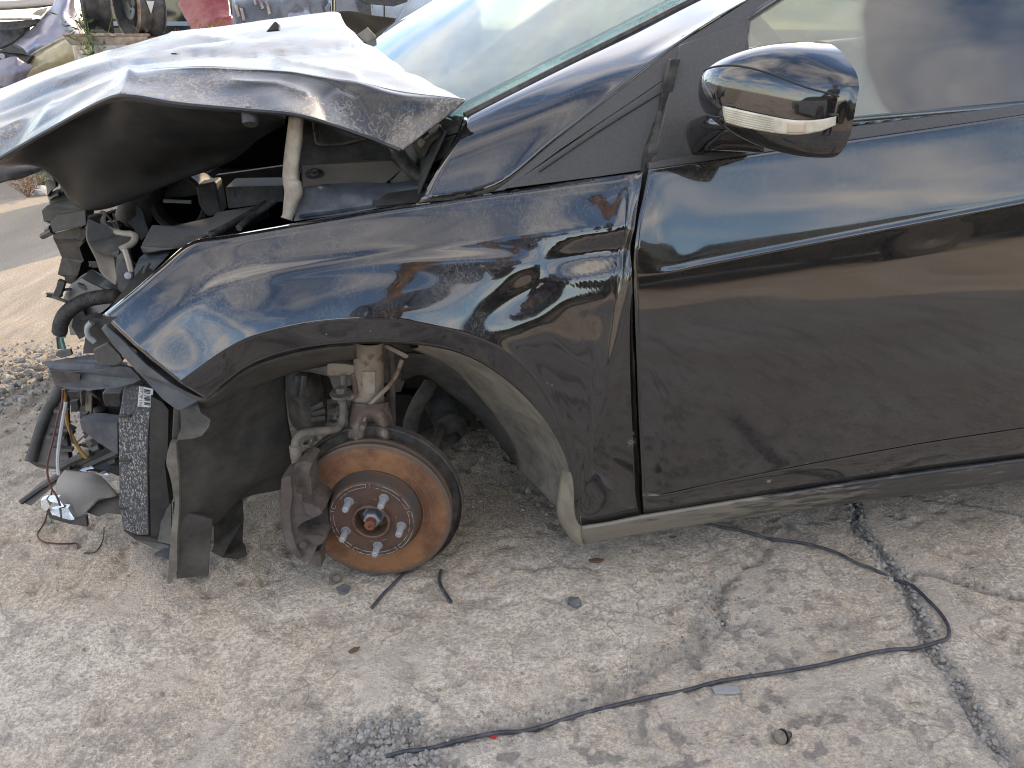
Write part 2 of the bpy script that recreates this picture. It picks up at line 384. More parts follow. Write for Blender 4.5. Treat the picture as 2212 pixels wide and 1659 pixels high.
def build_ground():
    gx = axis(-1.35, 1.75, .0055, 900); gy = axis(-.42, 1.35, .0055, 900)
    X, Y = np.meshgrid(gx, gy, indexing='ij')
    wx = X+.035*(fbm(X, Y, 14, 11)-.5); wy = Y+.035*(fbm(X, Y, 14, 23)-.5)
    wx2 = X+.016*(fbm(X, Y, 40, 31)-.5)*2; wy2 = Y+.016*(fbm(X, Y, 40, 41)-.5)*2
    near = np.clip(1.3-np.hypot(X-.2, Y-.5)/6, 0, 1)
    h = .010*(fbm(X, Y, 2.2, 3, 3)-.5)+.0065*(fbm(X, Y, 16, 5, 4, .68)-.5)
    pits = np.clip(fbm(X, Y, 30, 9, 3, .6)-.58, 0, 1); h -= .035*pits
    # the worn, lower layer right of the broken edge
    d, s = segdist(wx2, wy2, SPALL); inside = np.clip(s*d/.006, -1, 1)*.5+.5
    reg = (X > -.6) & (X < 1.5) & (Y < .55)
    worn = np.where(reg, inside, 0)*np.clip((1.0-X)/.35, 0, 1)*np.clip((.5-Y)/.2, 0, 1)
    worn = np.maximum(worn, 0)
    h -= worn*.011*np.clip(1.2-d/.6, .3, 1); h += worn*.008*(fbm(X, Y, 45, 71, 3, .6)-.5); h -= .006*np.exp(-((s*d-.004)/.004)**2)*reg*np.clip((1.0-X)/.35, 0, 1)
    dirt = np.zeros_like(X)
    edge = np.exp(-(np.maximum(s*d, -d*3)/.016)**2)*reg*np.clip((1.0-X)/.35, 0, 1); dirt = np.maximum(dirt, edge*.75)
    def groove(pl, wid, dep, amt, wxx, wyy):
        nonlocal h, dirt
        d_, _ = segdist(wxx, wyy, pl)
        wv = wid*(.45+1.1*fbm(X, Y, 9, int(wid*10000), 2))
        k = 1-np.clip((d_-wv*.55)/(wv*.45+.002), 0, 1); k = k*k*(3-2*k)
        h -= dep*k; dirt = np.maximum(dirt, amt*np.clip(1-(d_-wv)/(wv*1.6+.004), 0, 1))
    groove(JOINT, .012, .012, .62, wx, wy); groove(CRACK2, .0045, .008, .8, wx2, wy2); groove(CRACK3, .003, .006, .7, wx2, wy2)
    groove(CRACK4, .0015, .003, .45, wx2, wy2); groove(CRACK5, .0015, .003, .4, wx2, wy2)
    dp, _ = segdist(wx, wy, PIT); k = np.clip(1-dp/.075, 0, 1); h -= .010*k; dirt = np.maximum(dirt, np.clip(1.6*k, 0, 1))
    # looser, rougher ground left of the car's nose
    loose = np.clip((-.62-X)/.35, 0, 1)*np.clip((Y-.25)/.5, 0, 1); h += loose*.02*(fbm(X, Y, 8, 55, 3)-.5)
    far = np.hypot(X, Y) > 6; h = np.where(far, -.002+.03*(fbm(X, Y, .15, 77, 2)-.5)*np.clip((np.hypot(X, Y)-6)/10, 0, 1), h)
    h = h-.003
    n, m = X.shape
    co = np.stack([X, Y, h], -1).reshape(-1, 3)
    idx = np.arange(n*m).reshape(n, m)
    q = np.stack([idx[:-1, :-1], idx[1:, :-1], idx[1:, 1:], idx[:-1, 1:]], -1).reshape(-1, 4)
    me = bpy.data.meshes.new('ground'); me.vertices.add(n*m); me.vertices.foreach_set('co', co.ravel())
    me.loops.add(q.size); me.loops.foreach_set('vertex_index', q.ravel().astype(np.int32))
    me.polygons.add(len(q)); me.polygons.foreach_set('loop_start', (np.arange(len(q))*4).astype(np.int32))
    me.update(calc_edges=True); me.shade_smooth()
    at = me.color_attributes.new('wear', 'FLOAT_COLOR', 'POINT')
    colr = np.stack([worn, dirt, loose, np.ones_like(X)], -1).reshape(-1); at.data.foreach_set('color', colr.astype(np.float32))
    a2 = me.color_attributes.new('tone', 'FLOAT_COLOR', 'POINT')
    st = lambda a: np.clip(.5+(a-.5)*.85, 0, 1)
    t2 = np.stack([st(fbm(X, Y, 2.3*1.6, 101, 3, .6)), st(fbm(wx, wy, 16*1.6, 111, 4, .68)), st(fbm(X, Y, 24*1.6, 121, 3, .7)), st(fbm(wx2, wy2, 5.5*1.6, 131, 4, .6))], -1).reshape(-1); a2.data.foreach_set('color', t2.astype(np.float32))
    o = bpy.data.objects.new('ground', me); C.objects.link(o); o['kind'] = 'structure'; me.materials.append(M['ground'])
    return gx, gy, h
def ground_mat():
    m, nt, b, pos, nor = newmat('worn_concrete')
    at = N(nt, 'ShaderNodeAttribute', attribute_name='wear'); sp = N(nt, 'ShaderNodeSeparateColor'); nt.links.new(at.outputs['Color'], sp.inputs[0])
    worn, dirt, loose = sp.outputs[0], sp.outputs[1], sp.outputs[2]
    at2 = N(nt, 'ShaderNodeAttribute', attribute_name='tone'); sp2 = N(nt, 'ShaderNodeSeparateColor'); nt.links.new(at2.outputs['Color'], sp2.inputs[0])
    big, mid, dkn, tan_ = sp2.outputs[0], sp2.outputs[1], sp2.outputs[2], at2.outputs['Alpha']; fine = noi(nt, pos, 150, 3, .72); grit = noi(nt, pos, 420, 1, .6)
    c = mixc(nt, ramp(nt, big, .36, .66), (.66, .54, .405), (.77, .665, .535))
    c = mixc(nt, mth(nt, 'MULTIPLY', ramp(nt, mid, .50, .68), .55), c, (.46, .385, .31))
    c = mixc(nt, mth(nt, 'MULTIPLY', ramp(nt, fine, .38, .56, 1, 0), .55), c, (.30, .255, .21))
    c = mixc(nt, mth(nt, 'MULTIPLY', ramp(nt, fine, .56, .66), .75), c, (.86, .80, .71))
    c = mixc(nt, mth(nt, 'MULTIPLY', ramp(nt, grit, .56, .74), .35), c, (.13, .125, .12))
    vo = N(nt, 'ShaderNodeTexVoronoi', feature='F1'); vo.inputs['Scale'].default_value = 46; vo.inputs['Randomness'].default_value = 1
    nt.links.new(pos, vo.inputs['Vector'])
    agg = mth(nt, 'MULTIPLY', ramp(nt, vo.outputs['Distance'], .18, .30, 1, 0), ramp(nt, noi(nt, pos, 9, 1), .48, .62))
    vc = N(nt, 'ShaderNodeSeparateColor'); nt.links.new(vo.outputs['Color'], vc.inputs[0])
    c = mixc(nt, mth(nt, 'MULTIPLY', agg, mth(nt, 'ADD', mth(nt, 'MULTIPLY', worn, .45), .28)), c, mixc(nt, vc.outputs[0], (.22, .215, .21), (.46, .43, .39)))
    # fine hair cracks
    v2 = N(nt, 'ShaderNodeTexVoronoi', feature='DISTANCE_TO_EDGE'); v2.inputs['Scale'].default_value = 6.5
    wv = N(nt, 'ShaderNodeMix', data_type='VECTOR'); wv.inputs[0].default_value = .12; nt.links.new(pos, wv.inputs[4])
    nz = N(nt, 'ShaderNodeTexNoise'); nz.inputs['Scale'].default_value = 9; nz.inputs['Detail'].default_value = 2; nt.links.new(pos, nz.inputs['Vector']); nt.links.new(nz.outputs['Color'], wv.inputs[5])
    nt.links.new(wv.outputs[1], v2.inputs['Vector'])
    hair = mth(nt, 'MULTIPLY', ramp(nt, v2.outputs['Distance'], .002, .011, 1, 0), ramp(nt, noi(nt, pos, 3.1, 1), .5, .62))
    c = mixc(nt, mth(nt, 'MULTIPLY', hair, .5), c, (.16, .145, .125))
    c = mixc(nt, mth(nt, 'MULTIPLY', worn, ramp(nt, mid, .3, .7, .1, .5)), c, (.46, .42, .365))
    dk = mth(nt, 'MULTIPLY', ramp(nt, dkn, .54, .65), mth(nt, 'ADD', mth(nt, 'MULTIPLY', worn, .45), .30))
    c = mixc(nt, dk, c, mixc(nt, fine, (.11, .10, .09), (.34, .31, .275)))
    c = mixc(nt, mth(nt, 'MULTIPLY', ramp(nt, tan_, .55, .65), .6), c, (.58, .50, .41))
    c = mixc(nt, mth(nt, 'MULTIPLY', dirt, .75), c, mixc(nt, fine, (.18, .165, .145), (.40, .365, .32)))
    c = mixc(nt, mth(nt, 'MULTIPLY', loose, ramp(nt, mid, .3, .6, .6, .95)), c, mixc(nt, fine, (.25, .205, .155), (.47, .41, .33)))
    nt.links.new(c, b.inputs['Base Color']); b.inputs['Roughness'].default_value = .92; b.inputs['Specular IOR Level'].default_value = .25
    hgt = mth(nt, 'ADD', mth(nt, 'MULTIPLY', fine, 1.3), mth(nt, 'MULTIPLY', grit, .4))
    bumpn(nt, b, hgt, .7, .009)
    return m
M['ground'] = ground_mat()
GX, GY, GH = build_ground()
def gz(x, y):
    i = min(max(int(np.searchsorted(GX, x)), 0), len(GX)-1); j = min(max(int(np.searchsorted(GY, y)), 0), len(GY)-1); return float(GH[i, j])
def GS(u, v, dz=0.0):
    p = G(u, v); p.z = gz(p.x, p.y)+dz; return p

# ------------------------------------------------------------------ the crashed car
car = empty('crashed_car', (.4, .85, 0), 'crashed black hatchback with crumpled bonnet and its front wheel missing', 'car')

# fender: rows from the top edge to the wheel arch lip, columns from the nose to the door gap
def fender():
    top = [(222, 680), (290, 625), (345, 577), (412, 522), (500, 506), (600, 489), (720, 468), (830, 451), (940, 435), (1060, 417), (1150, 404), (1235, 392), (1300, 384), (1345, 378), (1368, 375), (1389, 371)]
    ridge = [(388, 828), (430, 797), (480, 762), (540, 730), (620, 706), (700, 693), (790, 688), (870, 691), (960, 709), (1040, 733), (1108, 772), (1168, 836), (1215, 930), (1246, 1040), (1266, 1120), (1384, 1100)]
    lip = [(448, 863), (488, 830), (528, 800), (578, 776), (640, 758), (708, 747), (780, 742), (850, 742), (930, 748), (1000, 766), (1070, 803), (1142, 862), (1202, 946), (1236, 1030), (1256, 1137), (1386, 1113)]
    ytop = [.06, .065, .075, .09, .10, .102, .10, .096, .09, .082, .074, .066, .058, .05, .045, .042]
    yr = [-.005, -.006, -.006, -.005, -.003, 0, 0, 0, 0, .0, .001, .003, .006, .012, .016, .016]
    yl = [.012, .012, .012, .012, .012, .012, .012, .012, .012, .012, .010, .010, .011, .014, .018, .018]
    # fraction down, fraction of the depth between top and ridge
    fr = [(0, -.10), (.03, .06), (.10, .15), (.22, .31), (.36, .48), (.46, .62), (.58, .72), (.72, .83), (.86, .925), (.965, .985)]
    gap = [(1389, 371), (1388, 376), (1383, 410), (1375, 455), (1368, 500), (1365, 540), (1364, 590), (1367, 690), (1373, 840), (1381, 1020), (1384, 1100), (1386, 1113)]
    grid = [[] for _ in range(len(fr)+3)]
    for i in range(len(top)):
        (tu, tv), (ru, rv), (lu, lv) = top[i], ridge[i], lip[i]
        for k, (f, g) in enumerate(fr):
            u = tu+(ru-tu)*f; v = tv+(rv-tv)*f; Y = ytop[i]+(yr[i]-ytop[i])*g
            if i == 0: u += -22*math.sin(math.pi*f)*0; v += 6*math.sin(math.pi*f)
            if i >= 10:                                  # behind the arch the side drops to vertical
                wgt = min((i-9)/4, 1); z = [0, .02, .10, .26, .44, .58, .75, .88, .96, 1.0][k]
                g2 = [-.1, .1, .3, .55, .8, .93, 1.05, 1.15, 1.12, 1.03][k]
                Y = Y*(1-wgt)+(ytop[i]+(0.002-ytop[i])*g2)*wgt
                if f > .6: Y += (yr[i])*wgt*(f-.6)/.4
            if i == len(top)-1: u, v = gap[k]
            grid[k].append((u, v, Y))
        grid[len(fr)].append((ru, rv, yr[i])); grid[len(fr)+1].append((ru+(lu-ru)*.12, rv+(lv-rv)*.12, yr[i]+.0015)); grid[len(fr)+2].append((lu, lv, yl[i]))
    f = patch('fender', grid, M['paint_fender'], car, 9, 6, .0012, angle=75)
    # a dent pushed into the nose of the fender
    for v in f.data.vertices:
        p = v.co+wloc(f)
        d = p-P(455, 580, .06); q = math.exp(-(d.length/.06)**2); v.co += Vector((0, .010, -.004))*q
        d = p-P(400, 730, .0); q = math.exp(-(d.length/.055)**2); v.co += Vector((0, .012, 0))*q
        u_, v_ = proj(p); dy = 0
        line = float(np.interp(u_, [430, 550, 700, 830, 950, 1100, 1250, 1390], [640, 592, 565, 545, 533, 512, 500, 487]))
        dy -= .0035*math.exp(-abs(v_-line)/20)*min(max((u_-430)/150, 0), 1)
        if u_ > 1120:
            l2 = 606-(u_-1215)*.14; k = min(max((u_-1150)/120, 0), 1)
            dy += .009*k*math.exp(-((v_-(l2-45))/26)**2); dy -= .0045*k*math.exp(-abs(v_-l2)/12); dy -= .003*k*math.exp(-((v_-(l2+45))/35)**2)
        dy += .007*math.exp(-((u_-1130-(640-v_)*.9)/60)**2-((v_-640)/60)**2)
        v.co.y += dy
    return f
fen = fender()

# door skin
def lerp_tab(tab, u):
    us = [a for a, _ in tab]; return float(np.interp(u, us, [b for _, b in tab]))
def door():
    cols = [0, 1440, 1520, 1620, 1740, 1870, 2000, 2130, 2260, 2420, 2600, 2800]
    belt = lambda u: 367-(u-1402)*(367-249)/(2212-1402)
    crease = lambda u: 600-(u-1366)*(600-437)/(2212-1366)
    bot = lambda u: lerp_tab([(1386, 1113), (1549, 1085), (1746, 1055), (1961, 1020), (2212, 988), (2800, 913)], u)
    low = lambda u: bot(u)-(lerp_tab([(1386, 36), (1746, 54), (2212, 66), (2800, 70)], u))
    rows = []
    spec = [('b', 0, .036), ('b', .04, .033), ('b', .3, .0235), ('b', .6, .0125), ('b', .86, .0035), ('b', .95, .0008), ('b', 1, -.0015),
            ('m', .012, -.0019), ('m', .06, -.0036), ('m', .13, -.0057), ('m', .2, -.0070), ('m', .4, -.0088), ('m', .7, -.0053), ('m', .93, .0005), ('m', 1, .0025), ('l', .08, .0005), ('l', .5, .004), ('l', .93, .012), ('l', 1, .018)]
    gapc = [(1402, 366), (1400, 372), (1391, 418), (1380, 470), (1373, 520), (1370, 550), (1368, 590), (1368, 600), (1369, 620), (1371, 655), (1372, 690), (1375, 770), (1380, 900), (1386, 1020), (1387, 1060), (1388, 1075), (1389, 1090), (1390, 1108), (1391, 1112)]
    for k, (z, f, Y) in enumerate(spec):
        r = []
        for u in cols:
            if u == 0: r.append(gapc[k]+(Y+.001,)); continue
            if z == 'b': v = belt(u)+(crease(u)-belt(u))*f
            elif z == 'm': v = crease(u)+(low(u)-crease(u))*f
            else: v = low(u)+(bot(u)-low(u))*f
            r.append((u, v, Y))
        rows.append(r)
    return patch('door', rows, M['paint'], car, 6, 5, .0012, angle=75)
door_o = door()
# dark return edge inside the gap between fender and door
gapline = [(1458, 128), (1449, 165), (1431, 240), (1408, 330), (1394, 385), (1380, 450), (1368, 520), (1365, 590), (1369, 700), (1375, 850), (1381, 1000), (1387, 1113)]
sheet('door_gap_seal', [(u-9, v, .055 if v > 300 else .09) for u, v in gapline]+[(u+12, v, .055 if v > 300 else .09) for u, v in gapline[::-1]], M['rubber'], car, .02)

# sill
sillb = [(1255, 1176), (1317, 1163), (1400, 1149), (1489, 1135), (1600, 1119), (1703, 1105), (1918, 1075), (2212, 1034), (2600, 980), (2800, 953)]
sillt = [(1258, 1136), (1317, 1127), (1386, 1113), (1489, 1096), (1600, 1078), (1703, 1062), (1918, 1028), (2212, 989), (2600, 940), (2800, 914)]
def sillmat():
    m, nt, b, pos, nor = newmat('sill_paint')
    s = N(nt, 'ShaderNodeSeparateXYZ'); nt.links.new(nor, s.inputs[0])
    mp = N(nt, 'ShaderNodeMapping'); mp.inputs['Scale'].default_value = (.25, 1, 1); nt.links.new(pos, mp.inputs[0])
    px = N(nt, 'ShaderNodeSeparateXYZ'); nt.links.new(pos, px.inputs[0])
    f = ramp(nt, mth(nt, 'ADD', noi(nt, mp.outputs[0], 60, 6, .7), ramp(nt, px.outputs[0], .35, 1.1, .22, -.06)), .46, .66)
    nt.links.new(mixc(nt, f, (.04, .041, .043), (.25, .225, .185)), b.inputs['Base Color'])
    nt.links.new(mth(nt, 'ADD', mth(nt, 'MULTIPLY', f, .55), .3), b.inputs['Roughness'])
    bumpn(nt, b, noi(nt, pos, 150, 5), .2, .002); return m
M['sill'] = sillmat()
rows = []
for f, Y in [(0, .012), (.06, .006), (.16, .004), (.30, .010), (.55, .022), (.8, .042), (1, .06)]:
    rows.append([(a[0]+(b[0]-a[0])*f, a[1]+(b[1]-a[1])*f, Y) for a, b in zip(sillt, sillb)])
rows.append([(b[0], b[1]-3, .12) for b in sillb])
patch('sill', rows, M['sill'], car, 4, 4, .002)
# muddy end of the sill at the wheel arch
patch('sill_end', [[(1216, 1010, .07), (1234, 1022, .028)], [(1208, 1062, .07), (1246, 1075, .020)], [(1205, 1110, .07), (1257, 1130, .018)], [(1225, 1150, .075), (1256, 1170, .03)], [(1250, 1177, .08), (1262, 1178, .05)]], M['mud'], car, 5, 4, .004)

# bonnet
hood = [
 [(-200, 262, 1.0), (0, 194, 1.0), (100, 153, 1.1), (213, 115, 1.2), (268, 100, 1.25), (372, 73, 1.3), (500, 55, 1.35), (620, 37, 1.4), (724, 26, 1.4), (737, 44, 1.28), (748, 57, 1.15)],
 [(-200, 285, .75), (0, 214, .78), (102, 170, .85), (212, 133, .9), (270, 118, .95), (373, 88, 1.0), (500, 72, 1.0), (622, 60, 1.0), (727, 52, 1.05), (762, 72, 1.0), (800, 98, .85)],
 [(-200, 318, .52), (0, 238, .58), (105, 192, .62), (211, 150, .65), (275, 136, .6), (380, 118, .58), (500, 108, .6), (632, 108, .55), (745, 118, .5), (806, 128, .5), (880, 152, .5)],
 [(-200, 350, .40), (0, 258, .46), (108, 212, .50), (215, 168, .50), (284, 150, .36), (388, 141, .31), (500, 140, .30), (641, 154, .28), (760, 168, .26), (862, 190, .24), (985, 209, .18)],
 [(-200, 362, .37), (0, 270, .43), (109, 222, .45), (222, 174, .42), (287, 158, .30), (391, 149, .265), (501, 149, .25), (644, 163, .235), (768, 177, .225), (868, 200, .21), (1004, 215, .145)],
 [(-200, 372, .345), (0, 282, .40), (110, 232, .40), (232, 180, .34), (288, 165, .26), (391, 157, .25), (502, 158, .24), (646, 172, .225), (769, 188, .212), (868, 212, .188), (992, 230, .14)],
 [(-200, 398, .31), (0, 306, .33), (111, 252, .31), (230, 196, .24), (286, 185, .215), (388, 185, .205), (506, 192, .19), (650, 205, .18), (764, 222, .185), (862, 252, .178), (948, 266, .135)],
 [(-200, 425, .29), (0, 335, .27), (112, 273, .235), (226, 214, .19), (281, 203, .165), (390, 219, .14), (528, 232, .13), (652, 245, .12), (778, 283, .155), (825, 304, .16), (880, 318, .132)],
 [(-200, 432, .285), (0, 343, .262), (112, 279, .228), (223, 219, .182), (279, 208, .157), (390, 225, .132), (531, 238, .122), (653, 251, .112), (783, 293, .15), (825, 309, .156), (867, 326, .13)]]
ho = patch('bonnet', hood, M['paint_hood'], car, 18, 12, .0015, crump=.0035, cscale=7, seed=3, angle=60)
def dent(o, c, r, vec):
    L = wloc(o)
    for v in o.data.vertices:
        d = (v.co+L-c); q = math.exp(-((d.x/r[0])**2+(d.y/r[1])**2+(d.z/r[2])**2)); v.co += Vector(vec)*q
dent(ho, P(700, 210, .18), (.06, .1, .05), (0, .012, 0)); dent(ho, P(610, 190, .2), (.06, .1, .03), (0, .012, .004))
dent(ho, P(330, 130, .6), (.22, .08, .2), (0, 0, -.012)); dent(ho, P(500, 80, .9), (.3, .09, .2), (0, 0, -.016)); dent(ho, P(560, 125, .5), (.2, .06, .2), (0, 0, -.010))
dent(ho, P(180, 160, .7), (.2, .06, .2), (0, 0, .012)); dent(ho, P(60, 250, .5), (.08, .06, .2), (0, 0, -.018)); dent(ho, P(30, 300, .35), (.03, .1, .1), (.0, .02, -.01))
folds = [([(0, 285), (110, 235), (200, 195), (285, 160)], .006, 9), ([(20, 330), (90, 270), (180, 215), (255, 178)], -.004, 7), ([(285, 158), (275, 180), (262, 206)], .0035, 10), ([(130, 178), (250, 143), (372, 118), (392, 116)], .006, 5),
         ([(392, 116), (560, 120), (700, 108), (765, 96)], -.007, 5), ([(560, 122), (640, 140), (770, 166)], .006, 5), ([(702, 258), (690, 218), (720, 192)], -.003, 10), ([(735, 185), (772, 205), (800, 255), (828, 302)], -.006, 8), ([(372, 73), (500, 90), (560, 95), (700, 72)], .006, 6), ([(0, 240), (150, 180), (262, 135), (372, 110)], -.005, 6), ([(500, 180), (600, 185), (660, 205)], .005, 7), ([(60, 300), (100, 250), (118, 225)], .004, 7)]
def pldist(u, v, pl):
    best = 1e9
    for (x0, y0), (x1, y1) in zip(pl[:-1], pl[1:]):
        dx, dy = x1-x0, y1-y0; t = min(max(((u-x0)*dx+(v-y0)*dy)/(dx*dx+dy*dy), 0), 1); best = min(best, math.hypot(u-x0-t*dx, v-y0-t*dy))
    return best
hl = wloc(ho)
for v in ho.data.vertices:
    u_, v_ = proj(v.co+hl); k = 0
    for pl, amp, wd in folds: k += amp*math.exp(-pldist(u_, v_, pl)/wd)
    v.co += Vector((0, -.35, .9))*k
# folded rolled lip along the near edge
tube('bonnet_hem', [hood[-1][i] for i in range(1, 11)], .0035, M['paint_in'], car, 6, 6)
# inner panel that hangs under the bonnet
patch('bonnet_inner_panel', [
 [(-40, 352, .29), (0, 344, .27), (112, 281, .24), (223, 222, .2), (280, 211, .17), (390, 229, .15), (500, 238, .14), (560, 243, .135), (612, 249, .13)],
 [(-30, 355, .30), (8, 350, .30), (110, 300, .28), (215, 262, .25), (280, 255, .22), (390, 262, .2), (500, 264, .19), (570, 258, .18), (617, 251, .17)],
 [(-10, 358, .34), (40, 356, .34), (120, 335, .34), (205, 330, .32), (290, 325, .3), (390, 315, .28), (490, 300, .26), (565, 275, .24), (616, 256, .2)],
 [(0, 360, .36), (60, 356, .36), (140, 375, .38), (195, 395, .38), (290, 385, .37), (385, 355, .36), (480, 330, .33), (556, 292, .30), (615, 262, .24)],
 [(10, 361, .37), (80, 353, .37), (147, 415, .40), (186, 447, .40), (255, 438, .40), (372, 394, .39), (470, 357, .36), (553, 303, .32), (614, 267, .26)],
 [(18, 361, .38), (107, 350, .38), (147, 428, .41), (190, 453, .41), (260, 441, .41), (402, 380, .40), (500, 346, .37), (556, 302, .33), (613, 269, .27)]], M['paint_in'], car, 7, 6, .002, crump=.0012, cscale=8)
# far rear corner, curled up so that its dark underside shows
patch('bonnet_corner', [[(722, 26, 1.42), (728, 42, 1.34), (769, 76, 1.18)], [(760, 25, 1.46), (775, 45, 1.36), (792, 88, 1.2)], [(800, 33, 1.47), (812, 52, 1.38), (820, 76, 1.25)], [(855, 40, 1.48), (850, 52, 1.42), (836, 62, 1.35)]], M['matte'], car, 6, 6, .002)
sheet('washer_jet', [S3(985, 280, .62), S3(1065, 182, .62), S3(1100, 205, .62), S3(1100, 270, .62)], M['plastic'], car, .03, bevel=.003)
sheet('washer_jet', [S3(160, 462, .5), S3(205, 462, .5), S3(222, 470, .5), S3(205, 476, .5), S3(165, 474, .5)], M['plastic'], car, .02)
sheet('hinge_tab', [R2(1120, 300, 1.1), R2(1210, 238, 1.1), R2(1285, 320, 1.1), R2(1210, 375, 1.1), R2(1150, 330, 1.1)], M['cream'], car, .02)

# windscreen, pillars, roof
def glassmat(name, dustf, tint=(.75, .82, .8), dcol=(.55, .52, .47), streak=False, sc=8, refl=2.1):
    m, nt, b, pos, nor = newmat(name); out = nt.nodes['Material Output']
    gl = N(nt, 'ShaderNodeBsdfGlossy'); gl.inputs['Roughness'].default_value = .015; gl.inputs['Color'].default_value = (1, 1, 1, 1)
    tr = N(nt, 'ShaderNodeBsdfTransparent'); tr.inputs['Color'].default_value = tint+(1,)
    fr = N(nt, 'ShaderNodeFresnel'); fr.inputs['IOR'].default_value = 1.55
    mx = N(nt, 'ShaderNodeMixShader'); nt.links.new(mth(nt, 'MULTIPLY', fr.outputs[0], refl, clamp=True), mx.inputs[0]); nt.links.new(tr.outputs[0], mx.inputs[1]); nt.links.new(gl.outputs[0], mx.inputs[2])
    df = N(nt, 'ShaderNodeBsdfDiffuse'); df.inputs['Color'].default_value = dcol+(1,)
    tl = N(nt, 'ShaderNodeBsdfTranslucent'); tl.inputs['Color'].default_value = dcol+(1,)
    dm = N(nt, 'ShaderNodeMixShader'); dm.inputs[0].default_value = .5; nt.links.new(df.outputs[0], dm.inputs[1]); nt.links.new(tl.outputs[0], dm.inputs[2])
    mp = N(nt, 'ShaderNodeMapping'); nt.links.new(pos, mp.inputs[0])
    if streak: mp.inputs['Scale'].default_value = (1, .22, 1); mp.inputs['Rotation'].default_value = (0, 0, R(12))
    f = mth(nt, 'MULTIPLY', ramp(nt, noi(nt, mp.outputs[0], sc, 4, .62), .34, .70, .25, 1), dustf)
    f = mth(nt, 'ADD', f, mth(nt, 'MULTIPLY', ramp(nt, noi(nt, pos, 300, 3, .7), .5, .8), dustf*.5), clamp=True)
    m2 = N(nt, 'ShaderNodeMixShader'); nt.links.new(f, m2.inputs[0]); nt.links.new(mx.outputs[0], m2.inputs[1]); nt.links.new(dm.outputs[0], m2.inputs[2])
    nt.links.new(m2.outputs[0], out.inputs['Surface']); return m
M['screen'] = glassmat('dusty_windscreen', .17, tint=(.58, .70, .67), dcol=(.46, .45, .40), streak=True, sc=5, refl=.85)
M['farglass'] = glassmat('far_side_glass', .05, tint=(.34, .38, .36))
M['glass'] = glassmat('side_glass', .06, tint=(.50, .56, .53))
wsN = [(985, 262, .20), (1005, 246, .205), (1110, 192, .23), (1230, 131, .26), (1360, 65, .29), (1490, -1, .32), (1640, -75, .35), (1900, -200, .40)]
wsF = [(700, 150, 1.62), (742, 125, 1.62), (794, 93, 1.6), (850, 58, 1.58), (900, 28, 1.57), (945, 0, 1.55), (1030, -52, 1.52), (1180, -140, 1.5)]
rows = []
for f in [0, .12, .3, .5, .7, .88, 1]:
    r = []
    for a, b in zip(wsN, wsF):
        pa, pb = P(*a), P(*b); q = pa.lerp(pb, f); q.x -= .16*4*f*(1-f)*.55; q.z += .03*4*f*(1-f); r.append(q)
    rows.append(r)
patch('windscreen', rows, M['screen'], car, 5, 4, .004)
# near pillar: painted panel from the fender up along the windscreen
patch('pillar', [
 [(1003, 249, .196), (1110, 195, .222), (1230, 134, .25), (1360, 69, .28), (1490, 3, .31), (1640, -70, .345), (1900, -196, .395)],
 [(1001, 262, .172), (1112, 206, .19), (1240, 143, .215), (1375, 78, .243), (1508, 10, .27), (1660, -62, .305), (1910, -186, .36)],
 [(990, 290, .145), (1105, 235, .158), (1250, 168, .172), (1390, 95, .195), (1530, 22, .222), (1680, -52, .255), (1920, -170, .315)],
 [(955, 350, .115), (1080, 300, .12), (1240, 210, .135), (1410, 112, .155), (1560, 28, .18), (1700, -45, .21), (1930, -160, .27)],
 [(905, 438, .092), (1062, 414, .086), (1200, 300, .100), (1466, 93, .132), (1612, 2, .16), (1710, -42, .185), (1940, -150, .25)]], M['paint'], car, 7, 5, .0015)
tube('windscreen_trim', [(1004, 250, .19), (1110, 196, .215), (1230, 135, .243), (1360, 70, .273), (1490, 4, .303), (1640, -69, .34)], .006, M['rubber'], car, 6, 4)
# window frame trim along the pillar and the fixed triangle
sheet('frame_trim', [(1060, 416, .086), (1200, 302, .100), (1466, 95, .130), (1612, 4, .158), (1700, -50, .18), (1760, -50, .175), (1690, -2, .152), (1618, 40, .138), (1463, 120, .115), (1450, 162, .108), (1215, 320, .092), (1088, 412, .082)], M['trim'], car, .012, bevel=.002)
sheet('triangle_panel', [(1092, 408, .079), (1220, 322, .088), (1449, 164, .105), (1428, 252, .09), (1402, 352, .07), (1396, 367, .066), (1300, 381, .07)], M['trim'], car, .01, bevel=.002)
tube('panel_groove', [(1165, 370, .0795), (1290, 285, .0885), (1435, 195, .0985)], .0016, M['dark'], car, 5, 3)
# door: black corner plate, belt strip, glass
sheet('corner_plate', [(1470, 98, .118), (1618, 40, .134), (1612, 90, .118), (1605, 150, .103), (1596, 240, .08), (1592, 338, .05), (1402, 364, .05), (1413, 335, .055), (1436, 242, .078), (1452, 170, .098)], M['trim'], door_o, .01, bevel=.002)
sheet('belt_strip', [(1402, 352, .044), (1590, 318, .046), (1846, 274, .046), (2212, 228, .046), (2800, 152, .046), (2800, 164, .038), (2212, 249, .038), (1835, 304, .038), (1600, 338, .038), (1402, 367, .038)], M['trim'], door_o, .012, bevel=.002)
gl = []
for f in [0, .25, .5, .75, 1, 1.3]:
    vb = lambda u: 285-(u-1590)*(285-228)/(2212-1590)
    r = []
    vl = 285+8-345*f; ul = 1606 if vl > 40 else 1606+(40-vl)*1.75   # the front edge follows the pillar
    for k in (0, .06, .16, .28, .42, .56, .76, 1):
        u = ul+(2800-ul)*k; v = vb(u)+8-(vb(u)+60)*f; r.append((u, v, .055+.10*f+.012*math.sin(f*2)))
    gl.append(r)
patch('window', gl, M['glass'], door_o, 4, 4, .003)
